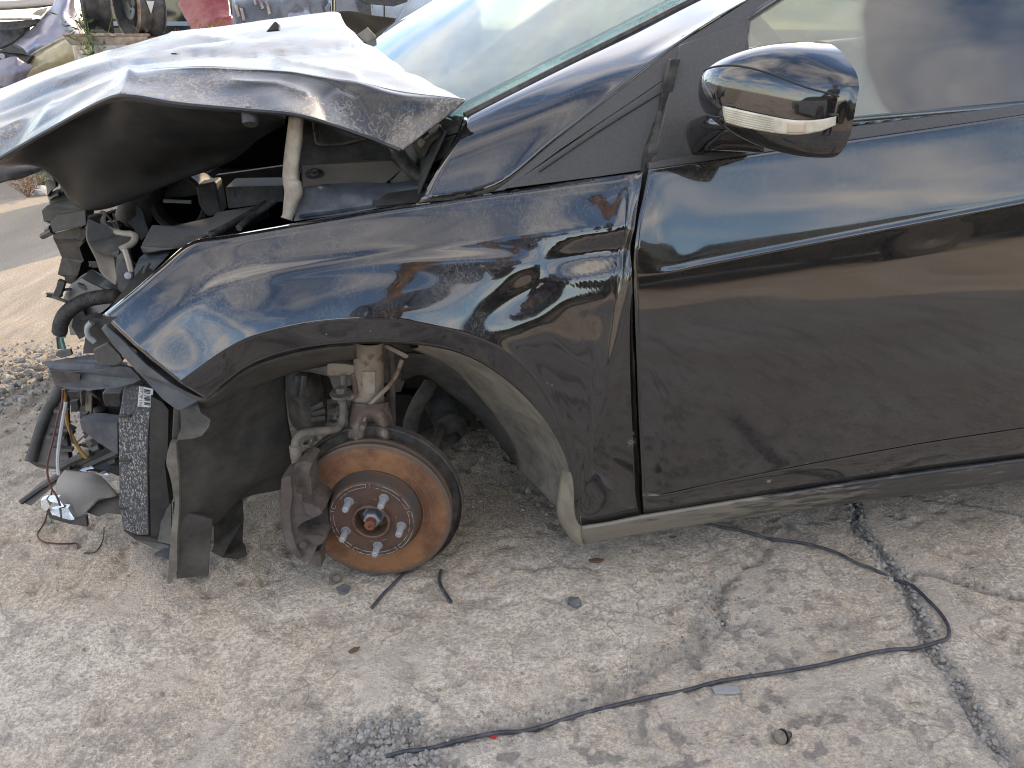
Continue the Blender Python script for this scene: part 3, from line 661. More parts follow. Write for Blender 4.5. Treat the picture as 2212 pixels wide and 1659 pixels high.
sheet('window_frame', [(1600, 300, .075), (1607, 99, .118), (1613, 42, .132), (1690, -6, .148), (1735, -30, .155), (1700, -2, .155), (1622, 46, .137), (1617, 100, .122), (1612, 300, .078)], M['rubber'], door_o, .015)

# ---- the rest of the shell (mostly out of the frame): roof, far side, rear, floor, cabin
def grid_obj(name, rows, mat_, parent, nu=4, nv=4, solid=.002): return patch(name, [[Vector(p) for p in r] for r in rows], mat_, parent, nu, nv, solid)
grid_obj('roof', [[(1.02, .36, 1.215), (1.45, .34, 1.315), (2.0, .34, 1.37), (2.6, .36, 1.36), (3.1, .40, 1.30)],
                  [(.92, .6, 1.25), (1.42, .6, 1.36), (2.0, .6, 1.415), (2.6, .6, 1.40), (3.15, .62, 1.33)],
                  [(.88, .92, 1.262), (1.4, .92, 1.375), (2.0, .92, 1.43), (2.6, .92, 1.415), (3.17, .92, 1.34)],
                  [(.92, 1.24, 1.25), (1.42, 1.24, 1.36), (2.0, 1.24, 1.415), (2.6, 1.24, 1.40), (3.15, 1.22, 1.33)],
                  [(1.02, 1.48, 1.215), (1.45, 1.5, 1.315), (2.0, 1.5, 1.37), (2.6, 1.48, 1.36), (3.1, 1.44, 1.30)]], M['paint'], car)
def side_far(Y): return lambda x, z, k=0.0: Vector((x, Y-k, z))
sf = side_far(1.76)
grid_obj('far_side', [[(-.72, 1.66, .62), (-.3, 1.70, .70), (.3, 1.71, .76), (1.0, 1.71, .84), (1.9, 1.70, .93), (2.8, 1.68, 1.0), (3.35, 1.55, 1.02)],
                      [(-.75, 1.72, .48), (-.3, 1.755, .56), (.3, 1.76, .6), (1.0, 1.76, .66), (1.9, 1.76, .74), (2.8, 1.75, .8), (3.42, 1.6, .82)],
                      [(-.72, 1.70, .34), (-.3, 1.75, .42), (.3, 1.75, .3), (1.0, 1.75, .36), (1.9, 1.75, .42), (2.8, 1.74, .5), (3.44, 1.6, .52)],
                      [(-.68, 1.66, .22), (-.3, 1.72, .32), (.3, 1.70, .10), (1.0, 1.70, .14), (1.9, 1.70, .19), (2.8, 1.70, .3), (3.4, 1.55, .28)]], M['paint'], car)
grid_obj('rear_panel', [[(3.1, .42, 1.30), (3.16, .92, 1.34), (3.1, 1.44, 1.30)], [(3.36, .22, 1.0), (3.42, .92, 1.02), (3.36, 1.6, 1.0)], [(3.5, .16, .7), (3.56, .92, .72), (3.5, 1.66, .7)], [(3.44, .2, .3), (3.5, .92, .3), (3.44, 1.62, .3)]], M['paint'], car)
px_e = P(2800, 300, .02).x
grid_obj('rear_door', [[(px_e+.012, .04, .935), (2.3, .05, .985), (2.9, .09, 1.03), (3.36, .22, 1.02)], [(px_e+.012, .0, .72), (2.3, 0, .77), (2.9, .02, .82), (3.48, .16, .80)], [(px_e+.012, .005, .5), (2.3, .0, .56), (2.9, .01, .62), (3.5, .15, .58)], [(px_e+.012, .03, .22), (2.25, .03, .30), (2.9, .03, .56), (3.45, .17, .38)]], M['paint'], car)
grid_obj('rear_window', [[(px_e, .17, 1.08+.0), (1.9, .20, 1.12), (2.5, .26, 1.18), (3.0, .34, 1.20)], [(px_e, .065, .95), (1.9, .07, .96), (2.5, .08, 1.01), (3.2, .14, 1.05)]], M['glass'], car, 4, 4, .003)
grid_obj('pillar_cover', [[(1.0, .355, 1.205), (1.45, .33, 1.305), (2.0, .33, 1.36), (2.6, .35, 1.35), (3.1, .40, 1.29)], [(1.0, .30, 1.16), (1.45, .29, 1.27), (2.0, .29, 1.315), (2.6, .31, 1.31), (3.15, .36, 1.24)]], M['trim'], car, 4, 3, .004)
grid_obj('far_window', [[(.95, 1.50, 1.20), (1.45, 1.52, 1.30), (2.0, 1.52, 1.35), (2.6, 1.50, 1.34)], [(.60, 1.60, 1.03), (1.2, 1.61, 1.10), (1.9, 1.62, 1.14), (2.9, 1.58, 1.16)], [(.28, 1.69, .80), (1.0, 1.70, .86), (1.9, 1.70, .93), (3.1, 1.66, 1.0)]], M['farglass'], car, 4, 3, .003)
box('floor_pan', (.42, .14, .15), (3.3, 1.66, .19), M['dark'], car)
grid_obj('firewall', [[(.16, .16, .80), (.10, .9, .82), (.16, 1.62, .80)], [(.10, .16, .60), (.06, .9, .60), (.10, 1.62, .60)], [(.30, .16, .26), (.28, .9, .26), (.30, 1.62, .26)]], M['dark'], car, 3, 3, .004)
M['cabin'] = mat('cabin_trim', (.05, .05, .05), .75, dust=.3, updust=.35, dsc=10, dcol=(.26, .24, .21)); M['seatcloth'] = mat('seat_cloth', (.045, .046, .048), .9, dust=.25, dsc=14)
grid_obj('dashboard', [[(.24, .2, .80), (.14, .9, .83), (.24, 1.6, .80)], [(.46, .22, .83), (.42, .9, .86), (.46, 1.58, .83)], [(.66, .24, .79), (.64, .9, .80), (.66, 1.56, .79)], [(.70, .24, .50), (.68, .9, .45), (.70, 1.56, .50)]], M['cabin'], car, 4, 4, .004)
ax = Vector((.85, 0, .38)).normalized(); wc = Vector((.83, .50, .80))
ex, ey = Vector((0, 1, 0)), ax.cross(Vector((0, 1, 0)))
tube('steering_wheel', [wc+(ex*math.cos(a)+ey*math.sin(a))*.185 for a in [2*math.pi*i/28 for i in range(29)]], .015, M['plastic'], car, 8, 1)
sheet('steering_boss', [wc+(ex*a+ey*b) for a, b in [(-.18, .03), (.18, .03), (.07, -.05), (.03, -.17), (-.03, -.17), (-.07, -.05)]], M['plastic'], car, .03, tuple(-ax))
for yc in (.52, 1.28):
    grid_obj('seat_back', [[(1.62, yc-.24, .42), (1.54, yc, .42), (1.62, yc+.24, .42)], [(1.68, yc-.26, .75), (1.61, yc, .75), (1.68, yc+.26, .75)], [(1.77, yc-.22, 1.02), (1.74, yc, 1.05), (1.77, yc+.22, 1.02)], [(1.84, yc-.2, 1.03), (1.83, yc, 1.06), (1.84, yc+.2, 1.03)], [(1.80, yc-.24, .5), (1.8, yc, .5), (1.8, yc+.24, .5)]], M['seatcloth'], car, 5, 5, .01)
    grid_obj('head_rest', [[(1.78, yc-.12, 1.08), (1.74, yc, 1.08), (1.78, yc+.12, 1.08)], [(1.80, yc-.13, 1.18), (1.76, yc, 1.18), (1.80, yc+.13, 1.18)], [(1.84, yc-.1, 1.25), (1.83, yc, 1.26), (1.84, yc+.1, 1.25)], [(1.90, yc-.1, 1.2), (1.9, yc, 1.2), (1.9, yc+.1, 1.2)], [(1.88, yc-.1, 1.08), (1.88, yc, 1.08), (1.88, yc+.1, 1.08)]], M['seatcloth'], car, 4, 4, .008)
    grid_obj('seat_cushion', [[(1.08, yc-.24, .40), (1.08, yc, .37), (1.08, yc+.24, .40)], [(1.12, yc-.25, .50), (1.12, yc, .47), (1.12, yc+.25, .50)], [(1.62, yc-.25, .45), (1.62, yc, .42), (1.62, yc+.25, .45)]], M['seatcloth'], car, 4, 4, .02)
grid_obj('door_inner_panel', [[(.62, .07, .80), (1.1, .07, .85), (px_e, .07, .92)], [(.62, .12, .79), (1.1, .13, .84), (px_e, .12, .91)], [(.62, .13, .35), (1.1, .15, .38), (px_e, .13, .42)]], M['cabin'], door_o, 4, 4, .004)
# rear wheels carry the tail
for yc in (.13, 1.60):
    wl = empty('wheel_dummy', (0, 0, 0)); bpy.data.objects.remove(wl)
    t = lathe('rear_wheel', [(.20, -.09), (.295, -.10), (.318, -.07), (.32, .07), (.295, .10), (.20, .09)], (2.65, yc, .32), (0, 1, 0), M['rubber'], car, 40)
    lathe('rim', [(.02, -.05), (.08, -.06), (.19, -.07), (.205, -.088), (.205, .09)], (2.65, yc, .32), (0, 1, 0), M['zinc'], t, 40)

# ---- door mirror
def mir_section(t):
    """t 0 inner .. 1 outer: y, z top, z bottom, x front, x rear"""
    T = [0, .12, .3, .5, .7, .85, .95, 1]
    def f(a):
        k = min(max(int(np.searchsorted(T, t, 'right'))-1, 0), len(T)-2); h = T[k+1]-T[k]; x = (t-T[k])/h
        m0 = (a[k+1]-a[max(k-1, 0)])/(T[k+1]-T[max(k-1, 0)])*h; m1 = (a[min(k+2, len(a)-1)]-a[k])/(T[min(k+2, len(a)-1)]-T[k])*h
        return (2*x**3-3*x*x+1)*a[k]+(x**3-2*x*x+x)*m0+(-2*x**3+3*x*x)*a[k+1]+(x**3-x*x)*m1
    return (f([-.012, -.036, -.08, -.118, -.155, -.183, -.200, -.208]), f([.899, .916, .928, .931, .923, .908, .896, .884]), f([.838, .824, .811, .802, .799, .803, .816, .834]),
            f([.506, .488, .488, .502, .528, .557, .583, .601]), f([.596, .60, .604, .608, .612, .614, .615, .615]))
def mir_pt(t, a, off=0.0):
    """a 0 = rear top, 1 = rear bottom, going round the front"""
    y, zt, zb, xf, xr = mir_section(t); zc = zt-(zt-zb)*.46; th = math.pi*(.5-a)
    cx, sz = math.cos(th), math.sin(th); n = 2.7
    k = (abs(cx)**n+abs(sz)**n)**(-1/n)
    hz = (zt-zc) if sz > 0 else (zc-zb)
    return Vector((xr-(xr-xf+off)*k*cx, y-off*.8, zc+(hz+off)*k*sz))
mroot = None
def mir_grid(t0, t1, a0, a1, n=26, m=40, off=0.0):
    vs_ = [mir_pt(t0+(t1-t0)*i/n, a0+(a1-a0)*j/m, off) for i in range(n+1) for j in range(m+1)]
    fs = [(i*(m+1)+j, (i+1)*(m+1)+j, (i+1)*(m+1)+j+1, i*(m+1)+j+1) for i in range(n) for j in range(m)]
    return vs_, fs
v_, f_ = mir_grid(0, 1, 0, 1); nn, mm = 26, 40
f_.append(tuple(nn*(mm+1)+j for j in range(mm+1))); f_.append(tuple(j for j in range(mm+1))[::-1])
f_ += [(i*(mm+1), (i+1)*(mm+1), (i+1)*(mm+1)+mm, i*(mm+1)+mm) for i in range(nn)]
mirror = obj('mirror', v_, f_, M['paint'], door_o, True, 40)
for nm, t0, t1, a0, a1, mt, off in (('turn_signal', .44, .985, .570, .655, 'clearamber', .0022), ('signal_bulb', .82, .89, .585, .642, 'amber', .0030)):
    v_, f_ = mir_grid(t0, t1, a0, a1, 14, 6, off); b_ = obj(nm, v_, f_, M[mt], mirror, True, 40, .002)
for i in range(7):
    a = .577+i*.0115
    tube('lens_rib', [mir_pt(.46+.3*j/8, a, .0034) for j in range(9)], .0006, M['clearamber'], mirror, 5, 1)
tube('signal_surround', [mir_pt(t, a, .002) for t, a in [(.42, .65), (.44, .575), (.47, .563), (.99, .563), (.992, .662), (.8, .666), (.42, .666)]], .0016, M['rubber'], mirror, 5, 1)
tube('shell_seam', [mir_pt(.02+.96*j/24, .355-.02*math.sin(j/24*3.1), .0004) for j in range(25)], .0011, M['dark'], mirror, 5, 1)
tube('lower_seam', [mir_pt(.10+.3*j/8, .70-.06*j/8, .0004) for j in range(9)], .0011, M['dark'], mirror, 5, 1)
# arm
patch('mirror_arm', [[(1490, 262, .07), (1530, 248, .02), (1580, 255, -.03), (1640, 270, -.09)], [(1484, 285, .06), (1530, 272, .005), (1585, 278, -.045), (1650, 290, -.10)], [(1490, 318, .052), (1540, 310, .01), (1590, 312, -.035), (1650, 318, -.08)], [(1500, 336, .05), (1550, 330, .03), (1600, 328, .0), (1650, 330, -.05)], [(1510, 330, .09), (1550, 325, .06), (1600, 325, .05), (1650, 325, 0)]], M['paint'], mirror, 6, 6, .002)

# ---- brake
STEER = R(11); AX = Vector((-math.sin(STEER), -math.cos(STEER), .02)).normalized(); E1 = Vector((math.cos(STEER), -math.sin(STEER), 0)); E2 = E1.cross(AX)*-1
if E2.z < 0: E2 = -E2
HUB = P(803, 1124, .075)
def HB(r, ang, h): return HUB+AX*h+(E1*math.cos(ang)+E2*math.sin(ang))*r
def rotormat():
    m, nt, b, pos, nor = newmat('rusty_rotor')
    d = N(nt, 'ShaderNodeVectorMath', operation='DISTANCE'); nt.links.new(pos, d.inputs[0]); d.inputs[1].default_value = HUB+AX*-.026
    rr = N(nt, 'ShaderNodeCombineXYZ'); nt.links.new(mth(nt, 'MULTIPLY', d.outputs['Value'], 420), rr.inputs[0])
    ring = noi(nt, rr.outputs[0], 1.0, 5, .65)
    big = noi(nt, pos, 14, 5, .6)
    c = mixc(nt, ramp(nt, big, .36, .62), (.13, .06, .034), (.29, .145, .068))
    c = mixc(nt, mth(nt, 'MULTIPLY', ramp(nt, ring, .48, .62), .55), c, (.35, .19, .095))
    c = mixc(nt, mth(nt, 'MULTIPLY', ramp(nt, noi(nt, pos, 120, 5, .7), .54, .72), .6), c, (.13, .052, .028))
    edge = ramp(nt, mth(nt, 'ADD', d.outputs['Value'], mth(nt, 'MULTIPLY', noi(nt, pos, 60, 4), .006)), .131, .1375)
    edge = mth(nt, 'ADD', edge, ramp(nt, mth(nt, 'ADD', d.outputs['Value'], mth(nt, 'MULTIPLY', noi(nt, pos, 60, 4), .006)), .083, .092, 1, 0), clamp=True)
    c = mixc(nt, mth(nt, 'MULTIPLY', edge, .8), c, (.12, .095, .075))
    nt.links.new(c, b.inputs['Base Color']); b.inputs['Roughness'].default_value = .62; b.inputs['Metallic'].default_value = .25
    bumpn(nt, b, mth(nt, 'ADD', mth(nt, 'MULTIPLY', ring, .5), noi(nt, pos, 150, 4)), .3, .0012); return m
M['rotor'] = rotormat()
RAD = .140
disc = lathe('brake_disc', [(.084, -.030), (.088, -.026), (.135, -.026), (.1385, -.0265), (RAD, -.028), (RAD, -.034), (.1355, -.0355), (.1355, -.042), (RAD, -.044), (RAD, -.0505), (.138, -.052), (.09, -.052)], HUB, AX, M['rotor'], car, 96, 40, e1=E1)
lathe('disc_hat', [(.0865, -.0295), (.0815, -.024), (.0805, -.006), (.078, -.001), (.0755, .0), (.034, .0)], HUB, AX, M['hubwall'], disc, 64, 40, e1=E1)
lathe('hub_face', [(.0755, .0004), (.034, .0004)], HUB, AX, M['hubcol'], disc, 64, 40, e1=E1)
lathe('hub_bore', [(.0345, -.001), (.0345, .006), (.0320, .0075), (.0298, .006), (.0290, -.024), (.0, -.026)], HUB, AX, mat('bore', (.17, .10, .065), .65, .2, col2=(.10, .06, .045), sc=60), disc, 48, 40, e1=E1)
# worn bright arcs left by the wheel
M['worn'] = mat('worn_steel', (.36, .34, .31), .5, .35, col2=(.16, .09, .06), sc=120, lo=.48, hi=.6); M['worn2'] = mat('worn_rust', (.27, .17, .085), .6, col2=(.12, .055, .035), sc=110, lo=.45, hi=.6)
def arc(name, r, a0, a1, mt, rad, h=.0006):
    k = max(6, int((a1-a0)*14)); tube(name, [HB(r, a0+(a1-a0)*i/k, h) for i in range(k+1)], rad, M[mt], disc, 5, 1)
for i in range(5):
    a0 = R(92+72*i)+.04; a1 = a0+R(72)-.09
    k = 16; pts = [HB(.0750, a0+(a1-a0)*j/k, .0007) for j in range(k+1)]+[HB(.0685, a1-(a1-a0)*j/k, .0007) for j in range(k+1)]; pts.append(pts[0])
    tube('wear_mark', pts, .0007, M['worn'], disc, 5, 1)
    a0 = R(120+72*i); arc('wear_ring', .0455, a0, a0+R(38), 'worn2', .0007)
for i in range(5):
    a = R(62+72*i); p = HB(.054, a, 0)
    sd = lathe('wheel_stud', [(.0, .0305), (.0040, .0305), (.0058, .0285)]+[(.0060-.0007*(k % 2), .0275-k*.0016) for k in range(13)]+[(.0062, .006), (.0062, .001), (.0088, .0010), (.0088, -.002)], p, AX, M['zinc'], disc, 16, 30, e1=E1)
hx = [HB(.0165, R(60*k+10), 0) for k in range(6)]
nut = lathe('hub_nut', [(.0, .004), (.0125, .004), (.0152, .001), (.0152, -.018), (.021, -.018), (.022, -.0195), (.022, -.021)], HUB, AX, M['zinc'], disc, 6, 20, e1=E1)
lathe('axle_end', [(.0, .0165), (.0025, .0165), (.003, .0185), (.0085, .0185), (.0098, .017), (.0098, .0), (.0098, -.01)], HUB, AX, M['nut_rust'], disc, 24, 30, e1=E1)
# dust shield
SHC = HUB+AX*-.072
lathe('dust_shield', [(.08, -.003), (.148, -.003), (.153, .002), (.155, .012), (.157, .012), (.157, -.004), (.08, -.006)], SHC, AX, mat('shield', (.055, .048, .043), .7, col2=(.10, .085, .07), sc=18, dust=.3, dsc=60), car, 70, 40, R(-75), R(150), e1=E1)

# caliper: castings with real depth
def AXD(p, h): return V3(p)+AX*h
def casting(name, pts, Y, th, mt, parent, bev=.004, spl=0):
    return sheet(name, [R5(x, y, Y) for x, y in pts], M[mt], parent, th, tuple(-AX), 0, spl, smooth=False)
cal = casting('caliper', [(300, 985), (330, 968), (372, 965), (384, 1072), (414, 1075), (420, 1118), (470, 1128), (515, 1150), (535, 1180), (515, 1200), (470, 1215), (415, 1240), (388, 1268), (392, 1292), (425, 1306), (500, 1302), (545, 1312), (552, 1332), (535, 1356), (502, 1372), (486, 1412), (462, 1450), (430, 1462), (392, 1440), (346, 1392), (312, 1320), (296, 1200), (294, 1060)], .052, .075, 'cast', car, .0045)
casting('caliper_bracket', [(374, 912), (400, 895), (440, 888), (476, 900), (456, 945), (458, 985), (468, 1010), (474, 1118), (446, 1118), (432, 1064), (386, 1062), (376, 1000)], .075, .05, 'bracket', cal, .004)
casting('brake_pad', [(416, 1120), (460, 1108), (515, 1120), (548, 1140), (560, 1170), (564, 1215), (576, 1270), (570, 1300), (548, 1322), (520, 1340), (440, 1340), (400, 1290)], .085, .014, 'pad', cal, .003)
casting('caliper_bracket', [(480, 1405), (516, 1398), (524, 1440), (526, 1490), (505, 1490), (460, 1462), (462, 1435)], .075, .03, 'bracket', cal, .003)
casting('caliper_rib', [(302, 990), (330, 973), (352, 975), (362, 1075), (350, 1180), (356, 1290), (385, 1380), (420, 1440), (395, 1436), (350, 1388), (316, 1318), (300, 1200), (298, 1062)], .044, .010, 'cast', cal)
casting('caliper_ear', [(425, 1124), (470, 1133), (512, 1154), (530, 1180), (512, 1196), (468, 1208), (440, 1180)], .047, .008, 'cast', cal)
casting('caliper_ear', [(432, 1312), (500, 1307), (542, 1318), (546, 1332), (530, 1351), (498, 1366), (470, 1350)], .047, .008, 'cast', cal)
lathe('guide_bolt', [(0, .004), (.006, .004), (.007, .002), (.007, -.004)], P(*R5(425, 1362), .049), AX, M['cast'], cal, 20, 30)
lathe('guide_bolt', [(0, .004), (.005, .004), (.006, .002), (.006, -.004)], P(*R5(330, 1100), .049), AX, M['cast'], cal, 20, 30)

# suspension
def Q5(x, y, Y): return P(*R5(x, y), Y)
lathe('suspension_strut', [(.0275, 0), (.0275, (Q5(797, 200, .2)-Q5(797, 520, .2)).length)], Q5(797, 520, .2), Q5(797, 200, .2)-Q5(797, 520, .2), M['strut'], car, 32)
sheet('strut_label', [Q5(762, 380, .1705), Q5(832, 380, .1715), Q5(832, 500, .1715), Q5(762, 500, .1705)], mat('strut_sticker', (.42, .35, .26), .8, col2=(.32, .25, .18), sc=60), car, .0015)
lathe('strut_clamp', [(.026, 0), (.030, .002), (.030, .018), (.027, .022)], Q5(790, 552, .2), Q5(797, 200, .2)-Q5(797, 520, .2), M['strut'], car, 32)
patch('knuckle', [[(760, 868, .19), (778, 872, .165), (800, 874, .16), (822, 872, .165), (838, 868, .19)], [(757, 885, .185), (776, 888, .155), (800, 890, .15), (824, 888, .155), (842, 885, .185)], [(753, 912, .175), (774, 915, .14), (800, 912, .165), (828, 915, .14), (849, 912, .175)], [(751, 945, .165), (770, 950, .13), (800, 950, .17), (830, 950, .13), (854, 945, .165)]], M['knuckle'], car, 5, 5, .004, crump=.002, cscale=30)
sheet('brake_hose_bracket', [Q5(560, 338, .19), Q5(580, 332, .19), Q5(660, 336, .19), Q5(716, 346, .19), Q5(718, 392, .19), Q5(700, 394, .19), Q5(690, 404, .19), Q5(566, 404, .19), Q5(558, 395, .19)], M['strut'], car, .02, bevel=.003)
tube('bracket_arm', [Q5(714, 392, .19), Q5(718, 440, .185), Q5(720, 490, .18), Q5(700, 520, .175), Q5(640, 522, .17)], .006, M['knuckle'], car, 8, 5)
lathe('hose_fitting', [(.0, .016), (.008, .016), (.009, .012), (.009, .006), (.02, .005), (.02, 0), (.009, -.003), (.009, -.014), (0, -.014)], Q5(640, 512, .17), (0, -.1, 1), M['chassis'], car, 8)
tube('brake_line', [Q5(650, 400, .185), Q5(650, 490, .175)], .0065, M['chassis'], car, 8, 0)
tube('brake_hose', [Q5(645, 530, .17), Q5(652, 580, .17), Q5(650, 640, .165), Q5(630, 690, .155), Q5(580, 712, .14), Q5(500, 718, .125), Q5(430, 728, .115), Q5(390, 755, .11), Q5(378, 800, .105), Q5(380, 860, .10)], .0075, M['chassis'], car, 10, 6)
lathe('hose_ferrule', [(.0075, 0), (.010, .002), (.010, .022), (.0085, .026), (.0085, .038), (.011, .041), (.011, .05), (.005, .052), (.004, .075)], Q5(376, 795, .106), Q5(386, 895, .1)-Q5(376, 795, .106), M['chassis'], car, 16)
tube('sensor_wire', [Q5(985, 315, .2), Q5(960, 380, .19), Q5(920, 450, .18), Q5(860, 510, .168), Q5(820, 550, .165), Q5(785, 590, .16), Q5(768, 650, .15), Q5(764, 690, .14)], .0042, M['strut'], car, 8, 5)
sheet('sensor_bracket', [Q5(882, 228, .2), Q5(905, 228, .2), Q5(1024, 288, .2), Q5(1020, 304, .2), Q5(1000, 306, .2), Q5(880, 242, .2)], M['strut'], car, .012, bevel=.002)
tube('stabiliser_link', [Q5(925, 250, .24), Q5(930, 450, .24), Q5(935, 720, .24)], .006, M['chassis'], car, 8, 0)
lathe('link_end', [(0, .006), (.005, .006), (.006, 0), (.005, -.01)], Q5(764, 690, .135), AX, M['chassis'], car, 12)
# steering rack boot and arms behind
bpts = []
for i in range(33):
    t = i/32; r = .042*(1-.35*t)*(1 if i % 2 else .84); bpts.append((max(r, .014) if t < .8 else .040-.12*(t-.8), t*.17))
lathe('rack_boot', bpts, Q5(1180, 490, .52), Q5(1250, 680, .40)-Q5(1180, 490, .52), M['boot'], car, 28, 60)
tube('tie_rod', [Q5(1225, 660, .40), Q5(1190, 740, .33), Q5(1150, 850, .25)], .010, M['chassis'], car, 10, 4)
tube('stabiliser_bar', [Q5(1150, 450, .45), Q5(1080, 560, .42), Q5(1040, 660, .40), Q5(1030, 760, .38)], .017, M['chassis'], car, 10, 5)
sheet('lower_arm', [Q5(1010, 800, .34), Q5(1130, 745, .36), Q5(1360, 690, .42), Q5(1390, 690, .42), Q5(1370, 730, .40), Q5(1210, 850, .32), Q5(1080, 900, .28)], M['chassis'], car, .03, bevel=.006)
sheet('subframe', [Q5(900, 500, .62), Q5(1400, 560, .62), Q5(1420, 720, .62), Q5(1000, 800, .62), Q5(880, 800, .62)], M['dark'], car, .1, bevel=.01)

# ---- wheel arch liner
def arch_pt(ang, rr, Y, cx=.0, cz=.18): return Vector((cx+rr*math.cos(ang), Y, cz+rr*math.sin(ang)))
lipv = [(520, 802), (578, 776), (640, 758), (708, 747), (780, 742), (850, 742), (930, 748), (1000, 766), (1070, 803), (1142, 862), (1202, 946), (1236, 1030), (1256, 1137)]
# outer muddy strip behind the lip at the rear of the arch
patch('rear_liner', [[(900, 742, .03), (960, 752, .03), (1030, 778, .03), (1100, 824, .03), (1160, 884, .03), (1206, 954, .03), (1232, 1020, .034), (1250, 1100, .04)],
    [(905, 752, .14), (950, 765, .14), (1010, 792, .14), (1070, 840, .14), (1125, 896, .14), (1168, 955, .14), (1200, 1020, .12), (1212, 1100, .10)],
    [(890, 752, .26), (930, 770, .26), (980, 800, .26), (1030, 850, .26), (1072, 905, .26), (1105, 960, .26), (1112, 990, .26), (1120, 1010, .24)]], M['liner_mud'], car, 6, 6, .003, crump=.004, cscale=14)
patch('liner_flange', [[(866, 822, .30), (915, 808, .28), (960, 840, .28), (1010, 880, .28), (1060, 930, .28), (1098, 985, .28), (1113, 995, .28)], [(870, 760, .25), (930, 770, .25), (985, 800, .25), (1040, 850, .25), (1080, 905, .25), (1112, 965, .25), (1122, 1000, .25)]], M['liner'], car, 5, 4, .004, crump=.004, cscale=16)
patch('front_liner', [
 [(385, 838, .05), (450, 860, .03), (520, 806, .03), (578, 780, .03), (640, 762, .03), (708, 751, .03), (770, 746, .03)],
 [(385, 880, .10), (445, 880, .10), (520, 830, .10), (580, 800, .10), (640, 782, .10), (705, 770, .10), (770, 765, .10)],
 [(380, 950, .16), (445, 930, .17), (520, 865, .20), (575, 830, .22), (630, 805, .24), (700, 790, .26), (770, 780, .28)]], M['liner'], car, 6, 6, .003)
patch('splash_panel', [
 [(378, 845, .06), (450, 868, .10), (530, 845, .16), (578, 825, .21), (612, 808, .25)],
 [(372, 960, .09), (450, 960, .13), (530, 940, .19), (584, 925, .23), (622, 915, .27)],
 [(372, 1040, .10), (450, 1035, .15), (530, 1030, .20), (590, 1015, .24), (640, 990, .28)],
 [(380, 1112, .105), (440, 1110, .15), (500, 1085, .20), (560, 1045, .25), (640, 1040, .29)],
 [(378, 1160, .10), (420, 1150, .14), (470, 1128, .18), (520, 1078, .23), (600, 1058, .28)]], M['liner'], car, 6, 6, .003, crump=.006, cscale=7)
sheet('splash_lower', [R4(1130, 1130, .10), R4(1230, 1200, .12), R4(1390, 1235, .13), R4(1385, 1330, .13), R4(1370, 1500, .12), R4(1365, 1605, .12), R4(1165, 1615, .10), R4(1150, 1500, .10), R4(1140, 1300, .10)], M['liner'], car, .006, crump=.004, cscale=8)
sheet('liner_edge', [R4(1120, 730, .075), R4(1165, 735, .075), R4(1165, 800, .08), R4(1160, 1100, .085), R4(1160, 1560, .085), R4(1130, 1640, .08), R4(1105, 1657, .08), R4(1095, 1640, .08), R4(1110, 1500, .085), R4(1120, 1300, .085), R4(1130, 1120, .085), R4(1100, 950, .08), R4(1080, 870, .08), R4(1095, 800, .08)], M['liner_mud'], car, .012, crump=.006, cscale=12)
sheet('liner_bracket', [R4(1165, 440, .07), R4(1290, 450, .06), R4(1315, 545, .05), R4(1375, 590, .05), R4(1370, 625, .05), R4(1320, 690, .05), R4(1250, 715, .06), R4(1150, 730, .07), R4(1180, 650, .07)], M['plastic_g'], car, .012, bevel=.003, crump=.003, cscale=20)
sheet('splash_flap', [R4(1395, 1245, .20), R4(1575, 1100, .24), R4(1590, 1250, .24), R4(1580, 1400, .24), R4(1600, 1430, .22), R4(1612, 1480, .20), R4(1560, 1503, .19), R4(1450, 1490, .18), R4(1380, 1450, .18), R4(1400, 1400, .19)], M['plastic_d'], car, .006, crump=.004, cscale=10)
# gearbox seen through the opening, and dark inner structure
patch('gearbox', [[Q5(330, 370, .42), Q5(420, 365, .40), Q5(520, 375, .42)], [Q5(325, 450, .40), Q5(430, 450, .36), Q5(545, 470, .40)], [Q5(340, 560, .40), Q5(450, 560, .36), Q5(558, 580, .40)], [Q5(360, 670, .41), Q5(450, 690, .37), Q5(555, 650, .41)], [Q5(390, 710, .44), Q5(460, 715, .42), Q5(540, 700, .44)]], M['chassis'], car, 6, 6, .004, crump=.006, cscale=22)
for (x0, y0, x1, y1) in ((395, 400, 380, 520), (430, 400, 415, 520), (470, 590, 540, 560), (480, 620, 550, 600), (470, 650, 550, 640)):
    tube('gearbox_rib', [Q5(x0, y0, .355), Q5(x1, y1, .355)], .006, M['chassis'], car, 6, 0)
sheet('inner_arch', [Q5(300, 330, .34), Q5(480, 250, .32), Q5(700, 225, .31), Q5(1010, 225, .31), Q5(1110, 300, .32), Q5(1060, 400, .33), Q5(1000, 400, .33), Q5(985, 480, .34), Q5(940, 490, .34), Q5(900, 440, .34), Q5(730, 440, .34), Q5(590, 470, .35), Q5(560, 400, .36), Q5(330, 365, .36)], M['liner_mud'], car, .006, crump=.008, cscale=16)
lathe('grommet', [(0, -.002), (.010, -.002), (.014, .003), (.016, 0)], Q5(640, 265, .30), (0, -1, 0), M['chassis'], car, 20)
lathe('grommet', [(0, -.002), (.006, -.002), (.008, .002), (.010, 0)], Q5(1120, 275, .29), (0, -1, 0), M['mud'], car, 20)
tube('hook', [Q5(1140, 280, .28), Q5(1160, 295, .28), Q5(1190, 290, .28), Q5(1212, 262, .28)], .004, M['strut'], car, 8, 4)
sheet('apron', [Vector((-.46, .46, .14)), Vector((-.02, .46, .30)), Vector((.32, .46, .36)), Vector((.32, .46, .66)), Vector((-.46, .46, .50))], M['dark'], car, .03)
box('underbody_sun_block', (-.2, .66, .10), (.42, 1.45, .34), M['dark'], car, .03)  # added box that stops sunlight passing under the car
box('engine_block', (-.46, .78, .16), (.04, 1.35, .58), M['matte'], car, .02)
